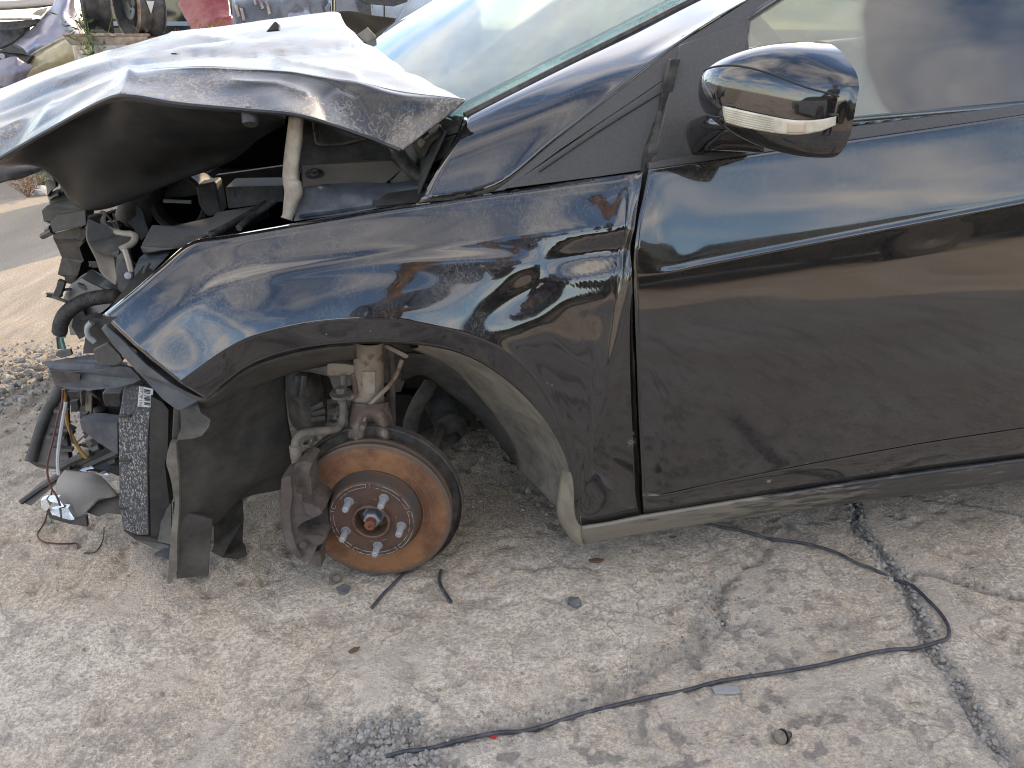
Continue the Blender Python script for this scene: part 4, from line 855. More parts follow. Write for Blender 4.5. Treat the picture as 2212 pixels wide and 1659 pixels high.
box('underbody_sky_block', (-.62, .78, .105), (.5, 1.66, .13), M['matte'], car, .005)  # added slab that blocks skylight so the ground below stays dark
sheet('far_apron', [Vector((-.62, 1.45, .2)), Vector((.25, 1.45, .2)), Vector((.25, 1.45, .84)), Vector((-.62, 1.45, .74))], M['dark'], car, .05)
sheet('arch_roof', [Vector((-.36, .05, .55)), Vector((.34, .05, .56)), Vector((.36, .46, .58)), Vector((-.38, .46, .56))], M['dark'], car, .01, (0, 0, 1))

# ---- engine bay
def sh(name, pts, mt, parent=car, th=.004, **k): return sheet(name, pts, M[mt], parent, th, **k)
hinge = patch('bonnet_hinge', [[(626, 250, .20), (634, 250, .185), (650, 252, .18), (654, 256, .20)], [(620, 300, .20), (632, 300, .182), (648, 305, .177), (651, 306, .20)], [(614, 350, .20), (624, 352, .182), (641, 355, .177), (644, 356, .2)], [(612, 385, .20), (622, 386, .18), (640, 386, .175), (644, 388, .2)], [(613, 395, .19), (626, 394, .17), (644, 394, .168), (650, 396, .19)], [(616, 415, .19), (628, 416, .17), (648, 418, .168), (652, 420, .19)], [(614, 440, .185), (622, 440, .168), (638, 440, .166), (644, 440, .185)], [(612, 462, .18), (618, 462, .165), (630, 466, .165), (634, 470, .18)], [(608, 470, .175), (616, 472, .165), (628, 476, .165), (632, 478, .175)]], M['cream'], car, 5, 5, .003)
sh('scuttle_panel', [S6(190, 130, .36), S6(330, 200, .36), S6(760, 300, .38), S6(1180, 510, .34), S6(1330, 740, .30), S6(1240, 830, .27), S6(1130, 895, .26), S6(860, 880, .27), S6(500, 900, .26), S6(250, 938, .25), S6(240, 780, .28), S6(210, 760, .29)], 'plastic_d', th=.006, crump=.003)
sh('scuttle_panel', [S6(255, 700, .285), S6(600, 660, .30), S6(900, 640, .30), S6(1230, 640, .28), S6(1325, 740, .262), S6(1135, 893, .232), S6(860, 878, .24), S6(500, 898, .235), S6(255, 935, .23)], 'beige', th=.004, crump=.002)  # beige sunlight on the lower scuttle, put into this overlay's colour
gr = sh('air_intake', [S6(365, 195, .335), S6(520, 230, .335), S6(930, 395, .325), S6(700, 455, .325), S6(480, 468, .325), S6(410, 450, .328)], 'plastic', th=.004)
for i in range(34):
    x = 375+i*17; y0 = 200+(x-365)*.36+ (0 if x < 520 else 0); y1 = min(466, 300+(x-365)*3.5) if x < 412 else 466-max(0, (x-480))*.13
    if y1 > y0+10: tube('grille_bar', [P(*S6(x+30, y0+6), .332), P(*S6(x-8 if x > 400 else x, y1-4), .322)], .0012, M['plastic_g'], gr, 4, 0)
tube('intake_rim', [S6(365, 195, .333), S6(385, 330, .328), S6(405, 440, .324), S6(440, 462, .322), S6(520, 466, .321), S6(700, 455, .321), S6(930, 400, .32)], .003, M['plastic_g'], gr, 6, 4)
lathe('rivet', [(0, .004), (.004, .004), (.006, .006), (.008, .003), (.016, .001), (.018, -.003)], P(*S6(385, 795), .262), (0, -.45, .9), M['rubber'], car, 20)
sh('fender_flange', [S6(150, 1300, .165), S6(230, 940, .20), S6(500, 905, .22), S6(870, 885, .22), S6(1130, 905, .22), S6(1400, 860, .22), S6(1640, 900, .19), S6(1510, 1105, .13), S6(1400, 1110, .14), S6(1000, 1170, .145), S6(740, 1220, .15)], 'bluegrey', th=.004, crump=.002)
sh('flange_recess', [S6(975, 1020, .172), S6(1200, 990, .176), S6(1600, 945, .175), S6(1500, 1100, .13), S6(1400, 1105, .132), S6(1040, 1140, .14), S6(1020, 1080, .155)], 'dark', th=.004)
tube('flange_lip', [S6(245, 1255, .155), S6(270, 1225, .16), S6(560, 1190, .158), S6(870, 1145, .152), S6(1020, 1120, .15)], .005, M['bluegrey'], car, 6, 4)
for dx, r, mt in ((0, .011, 'rubber'), (45, .009, 'trim')):
    tube('weather_seal', [S6(1270+dx, 560, .27), S6(1330+dx, 640, .26), S6(1420+dx, 740, .24), S6(1530+dx, 830, .22), S6(1700, 880-dx*1.2, .20)], r, M[mt], car, 10, 6)
sh('cowl_end', [S6(1430, 460, .30), S6(1560, 430, .28), S6(1690, 300, .25), S6(1900, 150, .22), S6(2010, 165, .20), S6(1960, 300, .18), S6(1720, 760, .19), S6(1600, 720, .22), S6(1500, 590, .27)], 'plastic', th=.02, bevel=.003)
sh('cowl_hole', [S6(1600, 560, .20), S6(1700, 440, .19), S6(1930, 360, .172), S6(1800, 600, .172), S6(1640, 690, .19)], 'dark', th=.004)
tube('cowl_rim', [S6(1560, 580, .2), S6(1650, 420, .19), S6(1750, 360, .185), S6(1940, 300, .17)], .006, M['plastic_g'], car, 6, 4)
for x, y in ((1670, 320), (1720, 285), (1550, 450)): lathe('clip', [(0, .008), (.006, .008), (.007, 0), (.007, -.01)], P(*S6(x, y), .22), (0, -1, .2), M['cream'], car, 10)
# battery cover, duct, brackets under the bonnet
sh('battery_cover', [R3(1230, 800, .34), R3(1320, 630, .42), R3(1500, 640, .42), R3(1850, 560, .42), R3(1880, 520, .43), R3(2300, 450, .43), R3(2330, 480, .40), R3(2150, 560, .36), R3(1850, 700, .30), R3(1800, 715, .30)], 'plastic_g', th=.02, dirv=(0, .4, -1), bevel=.003)
sh('battery_box', [R3(1215, 815, .335), R3(1800, 725, .295), R3(1700, 770, .28), R3(1580, 840, .28), R3(1240, 892, .33)], 'plastic', th=.12, bevel=.004)
duct = lathe('air_duct', [(.048, -.10), (.050, 0), (.056, .006), (.062, 0), (.062, -.10)], P(383, 437, .60), (-.15, -1, .15), M['plastic_d'], car, 36)
lathe('duct_throat', [(0, -.05), (.05, -.05)], P(383, 437, .60), (-.15, -1, .15), M['dark'], duct, 24)
tube('throttle_shaft', [P(353, 434, .60), P(413, 436, .60)], .004, M['zinc'], duct, 6, 0)
sh('engine_cover', [R3(1700, 290, .58), R3(1880, 250, .58), R3(1935, 540, .56), R3(1800, 560, .56), R3(1730, 470, .57)], 'plastic_d', th=.06, bevel=.006)
sh('fuse_box', [R3(1960, 300, .50), R3(2480, 290, .50), R3(2480, 430, .48), R3(1985, 495, .48)], 'plastic_d', th=.1, bevel=.004)
sh('fuse_slot', [R3(2000, 335, .49), R3(2040, 335, .49), R3(2045, 410, .488), R3(2010, 412, .488)], 'dark', th=.003)
sh('engine_bracket', [R3(1190, 470, .52), R3(1230, 500, .52), R3(1290, 700, .50), R3(1230, 760, .5), R3(1160, 660, .5), R3(1110, 610, .5), R3(1180, 560, .51)], 'plastic_g', th=.01, crump=.003, cscale=20)
tube('duct_hose', [P(320, 400, .64), P(300, 440, .62), P(285, 480, .62)], .035, M['plastic_d'], car, 16, 5)
tube('cable_loom', [R3(2320, 440, .38), R3(2100, 580, .34), R3(1900, 690, .29), R3(1830, 720, .28)], .007, M['rubber'], car, 8, 5)
tube('cable_loom', [R3(2400, 420, .33), R3(2200, 560, .30), R3(2080, 660, .26)], .006, M['rubber'], car, 8, 5)
sh('firewall_shelf', [R3(1880, 200, .8), R3(2600, 100, .8), R3(2600, 330, .8), R3(1900, 420, .8)], 'dark', th=.02)
# ---- crushed front end
sh('radiator_support', [S7(120, 130, .52), S7(150, 95, .52), S7(265, 65, .50), S7(345, 215, .48), S7(320, 225, .48), S7(300, 300, .48), S7(225, 345, .5), S7(235, 280, .5), S7(165, 250, .52), S7(115, 180, .52)], 'beige', th=.02, crump=.006, cscale=18)
for i, (a, b, c_, d_, mt) in enumerate((((65, 205), (120, 190), (150, 250), (80, 245), 'plastic_g'), ((75, 270), (160, 250), (165, 340), (85, 400), 'plastic_g'), ((150, 350), (290, 290), (300, 350), (140, 400), 'plastic'), ((85, 440), (280, 340), (290, 440), (90, 490), 'plastic_d'), ((200, 400), (300, 355), (290, 430), (215, 440), 'plastic_g'), ((60, 640), (130, 600), (140, 660), (70, 660), 'plastic'), ((85, 400), (150, 370), (180, 420), (100, 450), 'plastic'))):
    sh('broken_bracket', [S7(*a, .52), S7(*b, .50), S7(*c_, .48), S7(*d_, .51)], mt, th=.015, crump=.006, cscale=22, seed=i)
sh('crossmember', [S7(40, 540, .50), S7(90, 495, .50), S7(280, 440, .47), S7(330, 475, .45), S7(440, 530, .42), S7(440, 680, .42), S7(140, 750, .45), S7(105, 660, .47), S7(55, 640, .5)], 'plastic_d', th=.05, crump=.005, cscale=12, bevel=.003)
sh('crossmember_face', [S7(110, 655, .445), S7(165, 590, .44), S7(440, 535, .41), S7(450, 680, .41), S7(140, 750, .44)], 'plastic_g', th=.01, bevel=.002)
sh('torn_cover', [S7(135, 750, .48), S7(440, 690, .46), S7(470, 800, .46), S7(400, 880, .47), S7(430, 990, .48), S7(400, 1010, .48), S7(350, 1130, .49), S7(310, 1215, .5), S7(250, 1205, .5), S7(240, 1150, .5), S7(180, 1130, .5), S7(212, 970, .5), S7(160, 860, .49), S7(130, 800, .48)], 'plastic', th=.006, crump=.008, cscale=10)
tube('snapped_rod', [S7(40, 785, .5), S7(135, 735, .48)], .006, M['plastic_g'], car, 6, 0)
tube('snapped_rod', [S7(85, 730, .5), S7(125, 705, .48)], .006, M['plastic'], car, 6, 0)
# headlamp housing bracket, pale inside lit by the sun
patch('headlamp_bracket', [[S7(470, 590, .42), S7(455, 680, .41), S7(450, 780, .40), S7(475, 870, .39), S7(535, 990, .37), S7(580, 1110, .36), S7(640, 1180, .34), S7(730, 1245, .32)],
    [S7(550, 570, .44), S7(540, 680, .42), S7(560, 790, .42), S7(590, 860, .40), S7(640, 960, .38), S7(670, 1080, .36), S7(700, 1150, .34), S7(738, 1210, .32)],
    [S7(610, 560, .47), S7(600, 660, .45), S7(640, 770, .44), S7(690, 870, .42), S7(715, 960, .38), S7(725, 1050, .35), S7(735, 1120, .33), S7(742, 1180, .31)]], M['beige'], car, 6, 6, .003, crump=.002)
sh('headlamp_shelf', [S7(460, 610, .40), S7(600, 570, .43), S7(605, 690, .42), S7(760, 750, .40), S7(885, 770, .38), S7(895, 800, .37), S7(830, 860, .36), S7(760, 905, .35), S7(745, 960, .345), S7(640, 945, .36), S7(540, 890, .375), S7(480, 840, .39)], 'plastic_d', th=.004, dirv=(0, .3, -1), crump=.002)
tube('headlamp_seal', [S7(612, 560, .44), S7(598, 640, .425), S7(640, 705, .415), S7(780, 755, .395), S7(880, 765, .375), S7(905, 800, .365), S7(870, 855, .355), S7(765, 905, .345)], .006, M['cream'], car, 8, 6)
sh('headlamp_leg', [S7(735, 970, .335), S7(800, 910, .335), S7(830, 910, .335), S7(870, 1110, .32), S7(890, 1260, .30), S7(750, 1370, .29), S7(740, 1240, .30), S7(725, 1100, .315)], 'plastic_g', th=.02, bevel=.003)
tube('bracket_edge', [S7(810, 905, .33), S7(840, 1000, .322), S7(872, 1120, .315)], .005, M['cream'], car, 6, 3)
lathe('ball_pin', [(0, .012), (.006, .010), (.0075, .004), (.005, -.002), (.004, -.02)], P(*S7(855, 1150), .305), (0, -1, .3), M['zinc'], car, 14)
for a in (((610, 640), (650, 700)), ((640, 590), (690, 640)), ((690, 650), (725, 705)), ((700, 570), (755, 735))): tube('bright_wire', [S7(*a[0], .5), S7(*a[1], .48)], .0022, M['cream'], car, 5, 0)
sh('lamp_back', [S7(940, 980, .33), S7(1000, 965, .33), S7(1150, 980, .30), S7(1190, 1010, .28), S7(1000, 1180, .26), S7(890, 1260, .27), S7(890, 1100, .31)], 'bluegrey', th=.08, bevel=.008, crump=.004, cscale=20)
tube('lamp_wire', [S7(1040, 1030, .27), S7(1000, 1090, .265), S7(985, 1180, .255)], .003, M['rubber'], car, 6, 4)
# below: lamp remains behind the conduit
sh('lamp_shell', [S7(230, 1370, .47), S7(300, 1220, .47), S7(400, 1160, .45), S7(560, 1240, .42), S7(740, 1310, .36), S7(750, 1370, .34), S7(620, 1480, .33), S7(460, 1560, .36), S7(420, 1700, .38), S7(300, 1700, .42), S7(270, 1450, .46)], 'plastic', th=.06, crump=.008, cscale=14)
sh('lamp_rib', [S7(365, 1225, .43), S7(460, 1265, .42), S7(560, 1310, .40), S7(545, 1330, .40), S7(440, 1290, .42), S7(370, 1250, .43)], 'plastic_g', th=.01)
sh('lamp_cup', [S7(320, 1520, .36), S7(400, 1440, .36), S7(440, 1560, .36), S7(470, 1700, .36), S7(380, 1740, .36), S7(300, 1640, .36)], 'plastic_g', th=.02, crump=.006, cscale=20)
def corr(name, pts, r, mt, k):
    p = curve(pts, k); o = tube(name, p, r, M[mt], car, 10, 0, rad=lambda t: r*(1.0 if int(t*len(p)) % 2 else .80)); return o
corr('conduit', [R3(1025, 1250, .28), R3(900, 1258, .29), R3(760, 1285, .30), R3(650, 1340, .31), R3(570, 1410, .32), R3(530, 1490, .33), R3(520, 1560, .34)], .0135, 'rubber', 11)
for i, (mt, dx) in enumerate((('wire_green', 0), ('wire_white', 12), ('wire_blk', -10), ('wire_green', 22))):
    tube('loom_wire', [R3(520+dx, 1545, .34), R3(535+dx*1.5, 1600, .34), R4(385+dx, 40+i*4, .35), R4(395+dx*1.4, 120, .36)], .0022, M[mt], car, 5, 4)
tube('lamp_ring', [R3(800, 1480, .30), R3(765, 1530, .30), R3(775, 1600, .30), R3(830, 1650, .30)], .006, M['zinc'], car, 8, 5)
sh('lamp_block', [R3(700, 1470, .33), R3(800, 1430, .32), R3(930, 1440, .30), R3(960, 1500, .29), R4(760, 60, .30), R4(720, 160, .32), R4(540, 160, .34), R4(560, 40, .35), R3(730, 1600, .34)], 'dark', th=.08, crump=.006)
# bumper bracket: plate and diagonal bar
sh('bumper_bracket', [R4(290, 208, .27), R4(400, 190, .27), R4(610, 158, .27), R4(700, 165, .255), R4(800, 205, .235), R4(880, 260, .22), R4(910, 300, .215), R4(920, 320, .213), R4(780, 235, .22), R4(640, 268, .225), R4(400, 272, .25), R4(320, 250, .26)], 'bluegrey', th=.004, dirv=(0, .2, -1))
sh('bumper_bracket', [R4(322, 252, .225), R4(400, 275, .217), R4(520, 275, .205), R4(640, 270, .195), R4(780, 238, .187), R4(850, 250, .185), R4(918, 322, .185), R4(870, 350, .187), R4(760, 375, .19), R4(600, 392, .2), R4(450, 382, .212), R4(360, 355, .225)], 'bluegrey', th=.006, bevel=.002, crump=.002)
sh('bracket_patch', [R4(328, 262, .219), R4(525, 290, .199), R4(520, 332, .199), R4(365, 350, .219)], 'plastic_d', th=.004)
sh('bracket_upright', [R4(605, 135, .22), R4(700, 90, .2), R4(780, 170, .185), R4(800, 210, .18), R4(760, 235, .185), R4(640, 240, .21)], 'plastic_d', th=.01, bevel=.002, crump=.002)
sh('bracket_upright', [R4(355, 165, .28), R4(370, 140, .28), R4(460, 128, .27), R4(470, 165, .265), R4(400, 185, .27)], 'plastic_d', th=.008, bevel=.002)
diag = sh('fender_bracket', [R4(655, -10, .10), R4(690, -30, .10), R4(800, 60, .085), R4(960, 230, .06), R4(1120, 350, .04), R4(1250, 420, .04), R4(1312, 460, .045), R4(1262, 490, .045), R4(1205, 520, .05), R4(1160, 530, .055), R4(1060, 455, .06), R4(900, 280, .075), R4(760, 130, .09)], 'bluegrey', th=.022, bevel=.003)
for x, y in ((870, 130), (1005, 260), (1130, 340)): sh('clip_slot', [R4(x-22, y-28, .06), R4(x+18, y-2, .058), R4(x+28, y+18, .058), R4(x, y+12, .06)], 'dark', parent=diag, th=.004)
# radiator shroud with its dusty end tank
shroud = sh('radiator_shroud', [R4(800, 380, .20), R4(900, 360, .19), R4(1000, 400, .18), R4(1000, 520, .18), R4(985, 620, .175), R4(975, 900, .17), R4(980, 1340, .165), R4(900, 1340, .18), R4(800, 1300, .20), R4(775, 1150, .205), R4(772, 800, .21), R4(768, 580, .21), R4(785, 500, .205)], 'dark', th=.16, bevel=.006)
def shroudmat():
    m, nt, b, pos, nor = newmat('dusty_tank')
    mp = N(nt, 'ShaderNodeMapping'); mp.inputs['Scale'].default_value = (1.3, 1, .8); mp.inputs['Rotation'].default_value = (0, R(20), 0); nt.links.new(pos, mp.inputs[0])
    f = ramp(nt, noi(nt, mp.outputs[0], 230, 4, .75), .49, .64); g = ramp(nt, noi(nt, pos, 12, 3, .6), .3, .6, .25, 1)
    f = mth(nt, 'MULTIPLY', f, g); nt.links.new(mixc(nt, f, (.028, .034, .045), (.40, .37, .32)), b.inputs['Base Color'])
    b.inputs['Roughness'].default_value = .6; bumpn(nt, b, noi(nt, pos, 90, 2), .3, .002); return m
M['tank'] = shroudmat()
# far end of the bumper, torn loose and sticking out in front
patch('bumper_remnant', [[(-260, 330, 1.55), (-100, 338, 1.6), (20, 347, 1.62), (70, 350, 1.64), (112, 348, 1.66)], [(-260, 380, 1.5), (-100, 372, 1.54), (20, 368, 1.57), (70, 362, 1.6), (108, 356, 1.63)], [(-260, 470, 1.5), (-100, 440, 1.53), (0, 396, 1.55), (50, 384, 1.58), (100, 362, 1.62)]], M['plastic'], car, 6, 5, .01, crump=.006)
patch('bumper_remnant', [[(-260, 300, 1.75), (0, 320, 1.75), (110, 335, 1.72)], [(-260, 420, 1.7), (0, 372, 1.7), (110, 352, 1.7)], [(-260, 520, 1.7), (0, 394, 1.7), (100, 360, 1.7)]], M['dark'], car, 4, 4, .01); shroud.data.materials[0] = M['tank']
sh('gap_shade_sheet', [R4(985, 430, .165), R4(1060, 470, .16), R4(1100, 520, .16), R4(1095, 800, .155), R4(1075, 870, .155), R4(1090, 1000, .155), R4(1110, 1150, .155), R4(1060, 1240, .155), R4(1030, 1350, .155), R4(985, 1340, .155), R4(975, 900, .16)], 'dark', th=.08)  # dark sheet standing in for the shaded gap right of the shroud
for y in (560, 850, 1160): sh('tank_rib', [R4(775, y, .198), R4(850, y-5, .192), R4(850, y+10, .192), R4(778, y+14, .198)], 'plastic', parent=shroud, th=.004)
tube('tank_seam', [R4(985, 520, .168), R4(968, 700, .168), R4(965, 900, .166), R4(972, 1330, .162)], .002, M['dark'], shroud, 5, 4)
lab = sh('paper_label', [R4(910, 365, .176), R4(1000, 385, .170), R4(995, 505, .170), R4(898, 498, .176)], 'white', parent=shroud, th=.001)
for i in range(11):
    x0 = 952+ (0); y0 = 392+i*9.5
    if i in (3, 8): continue
    tube('print_bar', [P(*R4(942, y0-2), .1715), P(*R4(978, y0+4), .1688)], .0007 if i % 3 else .0013, M['ink'], lab, 4, 0)
def text(name, s, loc, size, mt, parent, xdir, ydir):
    cu = bpy.data.curves.new(name, 'FONT'); cu.body = s; cu.size = size; cu.align_x = 'CENTER'; cu.align_y = 'CENTER'
    t = bpy.data.objects.new(name, cu); C.objects.link(t); me = t.to_mesh(); me2 = me.copy(); t.to_mesh_clear(); bpy.data.objects.remove(t)
    x = Vector(xdir).normalized(); z = x.cross(Vector(ydir)).normalized(); y = z.cross(x)
    vs_ = [loc+x*v.co.x+y*v.co.y for v in me2.vertices]; fs = [list(p.vertices) for p in me2.polygons]
    return obj(name, vs_, fs, M[mt], parent, False)
text('print_line', 'BV61-8C607', P(*R4(922, 440), .1722), .0085, 'ink', lab, P(*R4(926, 380), .1715)-P(*R4(915, 500), .1715), P(*R4(900, 440), .175)-P(*R4(930, 440), .175))
# behind the shroud: arms, hoses, undertray
sh('support_arm', [R4(525, 590, .30), R4(640, 590, .28), R4(768, 605, .26), R4(768, 815, .26), R4(640, 730, .28), R4(540, 650, .30)], 'bluegrey', th=.03, bevel=.003, crump=.002)
sh('rear_structure', [R4(440, 390, .40), R4(660, 395, .38), R4(810, 380, .36), R4(800, 620, .36), R4(640, 600, .38), R4(560, 560, .40), R4(480, 520, .42)], 'dark', th=.1, crump=.01)
sh('bumper_beam', [R4(560, 390, .36), R4(600, 390, .36), R4(600, 540, .36), R4(575, 570, .37), R4(555, 520, .37)], 'beige', th=.03, bevel=.003)
sh('bumper_beam', [R4(660, 410, .34), R4(800, 405, .33), R4(800, 500, .33), R4(760, 515, .33), R4(690, 510, .34), R4(665, 460, .34)], 'plastic', th=.05, bevel=.006)
corr('coolant_hose', [R4(650, 510, .36), R4(655, 560, .36), R4(690, 590, .34), R4(760, 600, .32)], .012, 'rubber', 8)
tube('lamp_pin', [R4(535, 390, .36), R4(540, 490, .36)], .004, M['plastic_g'], car, 6, 0)
grl = sh('grille_frame', [R4(400, 370, .46), R4(440, 400, .45), R4(430, 560, .42), R4(440, 800, .36), R4(450, 910, .33), R4(280, 905, .36), R4(240, 890, .37), R4(185, 855, .38), R4(230, 700, .41), R4(300, 520, .44)], 'plastic', th=.02, bevel=.003, crump=.003)
for y, x0, x1 in ((520, 350, 440), (640, 330, 440), (690, 305, 420), (770, 340, 470), (860, 400, 500)):
    sh('grille_slat', [R4(x0, y, .345+(870-y)*.0002), R4(x1, y+8, .33+(870-y)*.0002), R4(x1, y+26, .325+(870-y)*.0002), R4(x0, y+22, .34+(870-y)*.0002)], 'rubber', parent=grl, th=.012)
tube('grille_edge', [R4(398, 372, .455), R4(300, 560, .43), R4(245, 720, .40), R4(200, 858, .372)], .012, M['plastic_d'], grl, 8, 4)
def tray(name, pts, mt, th=.006, z0=.02): return sh(name, pts, mt, th=th, crump=.004, cscale=14)
sh('undertray', [R4(380, 940, .33), R4(520, 880, .33), R4(640, 770, .36), R4(770, 700, .34), R4(770, 960, .30), R4(690, 930, .30), R4(560, 920, .31)], 'dark', th=.02, crump=.006)
for a, b, c_ in (((390, 900), (600, 800), 'plastic_d'), ((560, 900), (770, 800), 'plastic_g'), ((640, 910), (770, 850), 'plastic_d'), ((480, 860), (660, 760), 'plastic')):
    tube('tray_rib', [P(*R4(*a), .325), P(*R4((a[0]+b[0])/2, (a[1]+b[1])/2-6), .32), P(*R4(*b), .31)], .008, M[c_], car, 6, 3)
sh('undertray_strip', [R4(130, 1120, .335), R4(250, 1010, .36), R4(390, 930, .37), R4(420, 960, .35), R4(300, 1060, .33), R4(200, 1150, .315)], 'plastic_d', th=.012, bevel=.002, crump=.003)
tube('tray_ridge', [R4(135, 1125, .33), R4(260, 1035, .345), R4(400, 945, .355)], .006, M['plastic_g'], car, 6, 3)
sh('undertray', [R4(560, 1190, .24), R4(640, 1110, .26), R4(770, 1080, .27), R4(790, 1200, .24), R4(700, 1190, .24), R4(640, 1215, .235)], 'plastic', th=.01, crump=.004)
sh('undertray', [R4(810, 1300, .20), R4(900, 1345, .18), R4(1000, 1350, .17), R4(1105, 1400, .14), R4(1105, 1450, .13), R4(1000, 1420, .15), R4(890, 1365, .17)], 'plastic', th=.02, crump=.003)
sh('undertray', [R4(1010, 1470, .11), R4(1060, 1440, .12), R4(1105, 1440, .12), R4(1105, 1500, .11)], 'bluegrey', th=.008)
sh('undertray', [R4(1060, 1200, .16), R4(1120, 1130, .15), R4(1115, 1400, .12), R4(1030, 1380, .14)], 'plastic_d', th=.006)
# loose wires hanging from the front
for mt, pts, r in (('wire_red', [(412, 390, .26), (405, 480, .25), (380, 560, .24), (355, 680, .235), (325, 800, .23), (308, 900, .225), (325, 1010, .215), (370, 1085, .205), (395, 1150, .2)], .0018), ('wire_white', [(432, 470, .26), (415, 560, .25), (395, 680, .24), (380, 800, .23), (378, 880, .225), (384, 945, .22)], .0032), ('wire_yel', [(415, 385, .27), (430, 500, .27), (440, 600, .27), (475, 700, .27), (520, 780, .27), (565, 835, .27)], .0032), ('wire_blk', [(450, 620, .26), (480, 740, .26), (560, 680, .26)], .0015)):
    tube('hanging_wire', [R4(*p) for p in pts], r, M[mt], car, 6, 5)

# clutter of snapped clips and loom ends in the crushed nose
rc = random.Random(5)
for i in range(46):
    if i % 2: u, v, Y = rc.uniform(110, 300), rc.uniform(480, 700), rc.uniform(.40, .52)
    else: u, v, Y = rc.uniform(140, 250), rc.uniform(850, 1000), rc.uniform(.30, .44)
    a = rc.uniform(0, 3.14); w_ = rc.uniform(6, 22); h_ = rc.uniform(4, 12); ca, sa = math.cos(a), math.sin(a)
    pts = [(u+ca*w_*x-sa*h_*y, v+sa*w_*x+ca*h_*y, Y) for x, y in ((-1, -1), (.2, -1.2), (1, -.6), (.8, .5), (1.1, 1), (-.3, .8), (-1, 1.1))]
    if i % 5 == 0: tube('wire_end', [(u-w_*2, v-rc.uniform(0, 20), Y), (u, v+rc.uniform(-8, 8), Y-.02), (u+w_*1.5, v+rc.uniform(0, 25), Y)], .003, M['rubber'], car, 6, 5)
    else: sh('broken_clip', pts, rc.choice(['plastic', 'plastic', 'plastic_d', 'plastic_g', 'dark', 'beige']), th=rc.uniform(.006, .03), bevel=.0015)

sh('dark_bay_backing', [(480, 240, 1.30), (690, 240, 1.30), (700, 420, 1.25), (470, 440, 1.25)], 'matte', th=.03)  # added dark sheet hiding the bright view through the gap under the bonnet

lathe('bump_stop', [(0, .012), (.010, .012), (.012, .008), (.012, -.01)], P(540, 252, .135), (0, -.5, -.85), M['plastic_g'], car, 16)
sh('panel_clip', [R1(1342, 1595, .385), R1(1352, 1560, .385), R1(1385, 1535, .385), R1(1420, 1560, .385), R1(1400, 1575, .385)], 'plastic_g', th=.012)
sh('dark_nose_backing', [(168, 478, .64), (300, 440, .64), (430, 420, .64), (440, 560, .62), (340, 650, .60), (250, 730, .58), (175, 705, .58), (158, 600, .62)], 'matte', th=.05, crump=.008)  # added dark mass blocking the bright ground between the front pieces

# ------------------------------------------------------------------ things lying on the ground
# broken fog lamp
fl = empty('broken_lamp', GS(165, 1135), 'broken lamp with torn grey shell and bright reflector under the nose', 'lamp')
patch('shell', [[R4(425, 915, .30), R4(520, 925, .29), R4(600, 935, .28), R4(660, 955, .28)], [R4(375, 990, .28), R4(470, 985, .265), R4(580, 990, .26), R4(720, 1020, .27)], [R4(380, 1090, .255), R4(450, 1080, .245), R4(560, 1075, .245), R4(765, 1080, .26)], [R4(440, 1170, .235), R4(480, 1160, .23), R4(540, 1150, .235), R4(640, 1110, .245)], [R4(490, 1240, .22), R4(510, 1230, .22), R4(545, 1210, .225), R4(570, 1180, .23)]], M['lampgrey'], fl, 6, 6, .003)
for pts in ([(270, 1110), (300, 1095), (330, 1150), (305, 1180), (275, 1160)], [(310, 1100), (380, 1100), (415, 1150), (385, 1160), (390, 1130), (330, 1120)], [(330, 1180), (385, 1165), (400, 1225), (350, 1220)], [(400, 1160), (440, 1160), (490, 1230), (470, 1260), (415, 1240)]):
    sheet('reflector', [R4(x, y, .215+.0001*(1180-y)) for x, y in pts], M['chrome'], fl, .012, crump=.003, cscale=40)
sheet('lamp_base', [R4(300, 1185, .22), R4(360, 1215, .21), R4(470, 1255, .205), R4(560, 1215, .215), R4(570, 1285, .2), R4(450, 1265, .195), R4(330, 1230, .205)], M['plastic'], fl, .01)
for x, y in ((560, 905), (590, 900), (540, 915), (690, 940)): sheet('lens_shard', [R4(x-22, y, .29), R4(x+5, y-12, .29), R4(x+25, y+4, .29), R4(x, y+9, .285)], M['chrome'], fl, .004)
tag(tube('loose_wire', [GS(*R4(385, 1180), .06), GS(*R4(300, 1260), .012), GS(*R4(245, 1330), .005), GS(*R4(275, 1380), .004), GS(*R4(360, 1390), .004), GS(*R4(440, 1380), .004), GS(*R4(495, 1370), .004), GS(*R4(505, 1420), .004)], .0016, M['wire_red']), 'thin brown wire curling on the concrete below the broken lamp', 'wire')
tag(tube('loose_wire', [GS(*R4(545, 1450), .004), GS(*R4(620, 1430), .004), GS(*R4(670, 1370), .004), GS(*R4(680, 1290), .006)], .0013, M['wire_blk']), 'short thin black wire bent in an arc near the radiator shroud', 'wire')
# long cable
cab = [(832, 1617), (870, 1608), (930, 1599), (1000, 1588), (1080, 1573), (1140, 1560), (1250, 1530), (1330, 1510), (1400, 1497), (1480, 1478), (1560, 1461), (1700, 1441), (1780, 1429), (1850, 1415), (1920, 1403), (1980, 1393), (2030, 1386)]
cab2 = [(2042, 1383), (2050, 1372), (2046, 1350), (2030, 1325), (2006, 1300), (1970, 1263), (1935, 1243), (1890, 1230), (1850, 1215), (1810, 1193), (1760, 1175), (1720, 1167), (1660, 1160), (1620, 1151), (1575, 1142), (1530, 1135)]
tag(tube('cable', [GS(u, v, .006) for u, v in cab+cab2], .0032, M['wire_blk'], None, 8, 5), 'long dark cable looping across the concrete below the door', 'cable')
tag(tube('cable', [GS(u, v, .004) for u, v in [(985, 1150), (950, 1172), (915, 1195), (882, 1226), (850, 1262), (825, 1285), (803, 1312)]], .0034, M['wire_blk'], None, 6, 4), 'short dark cable running out from under the brake disc', 'cable')
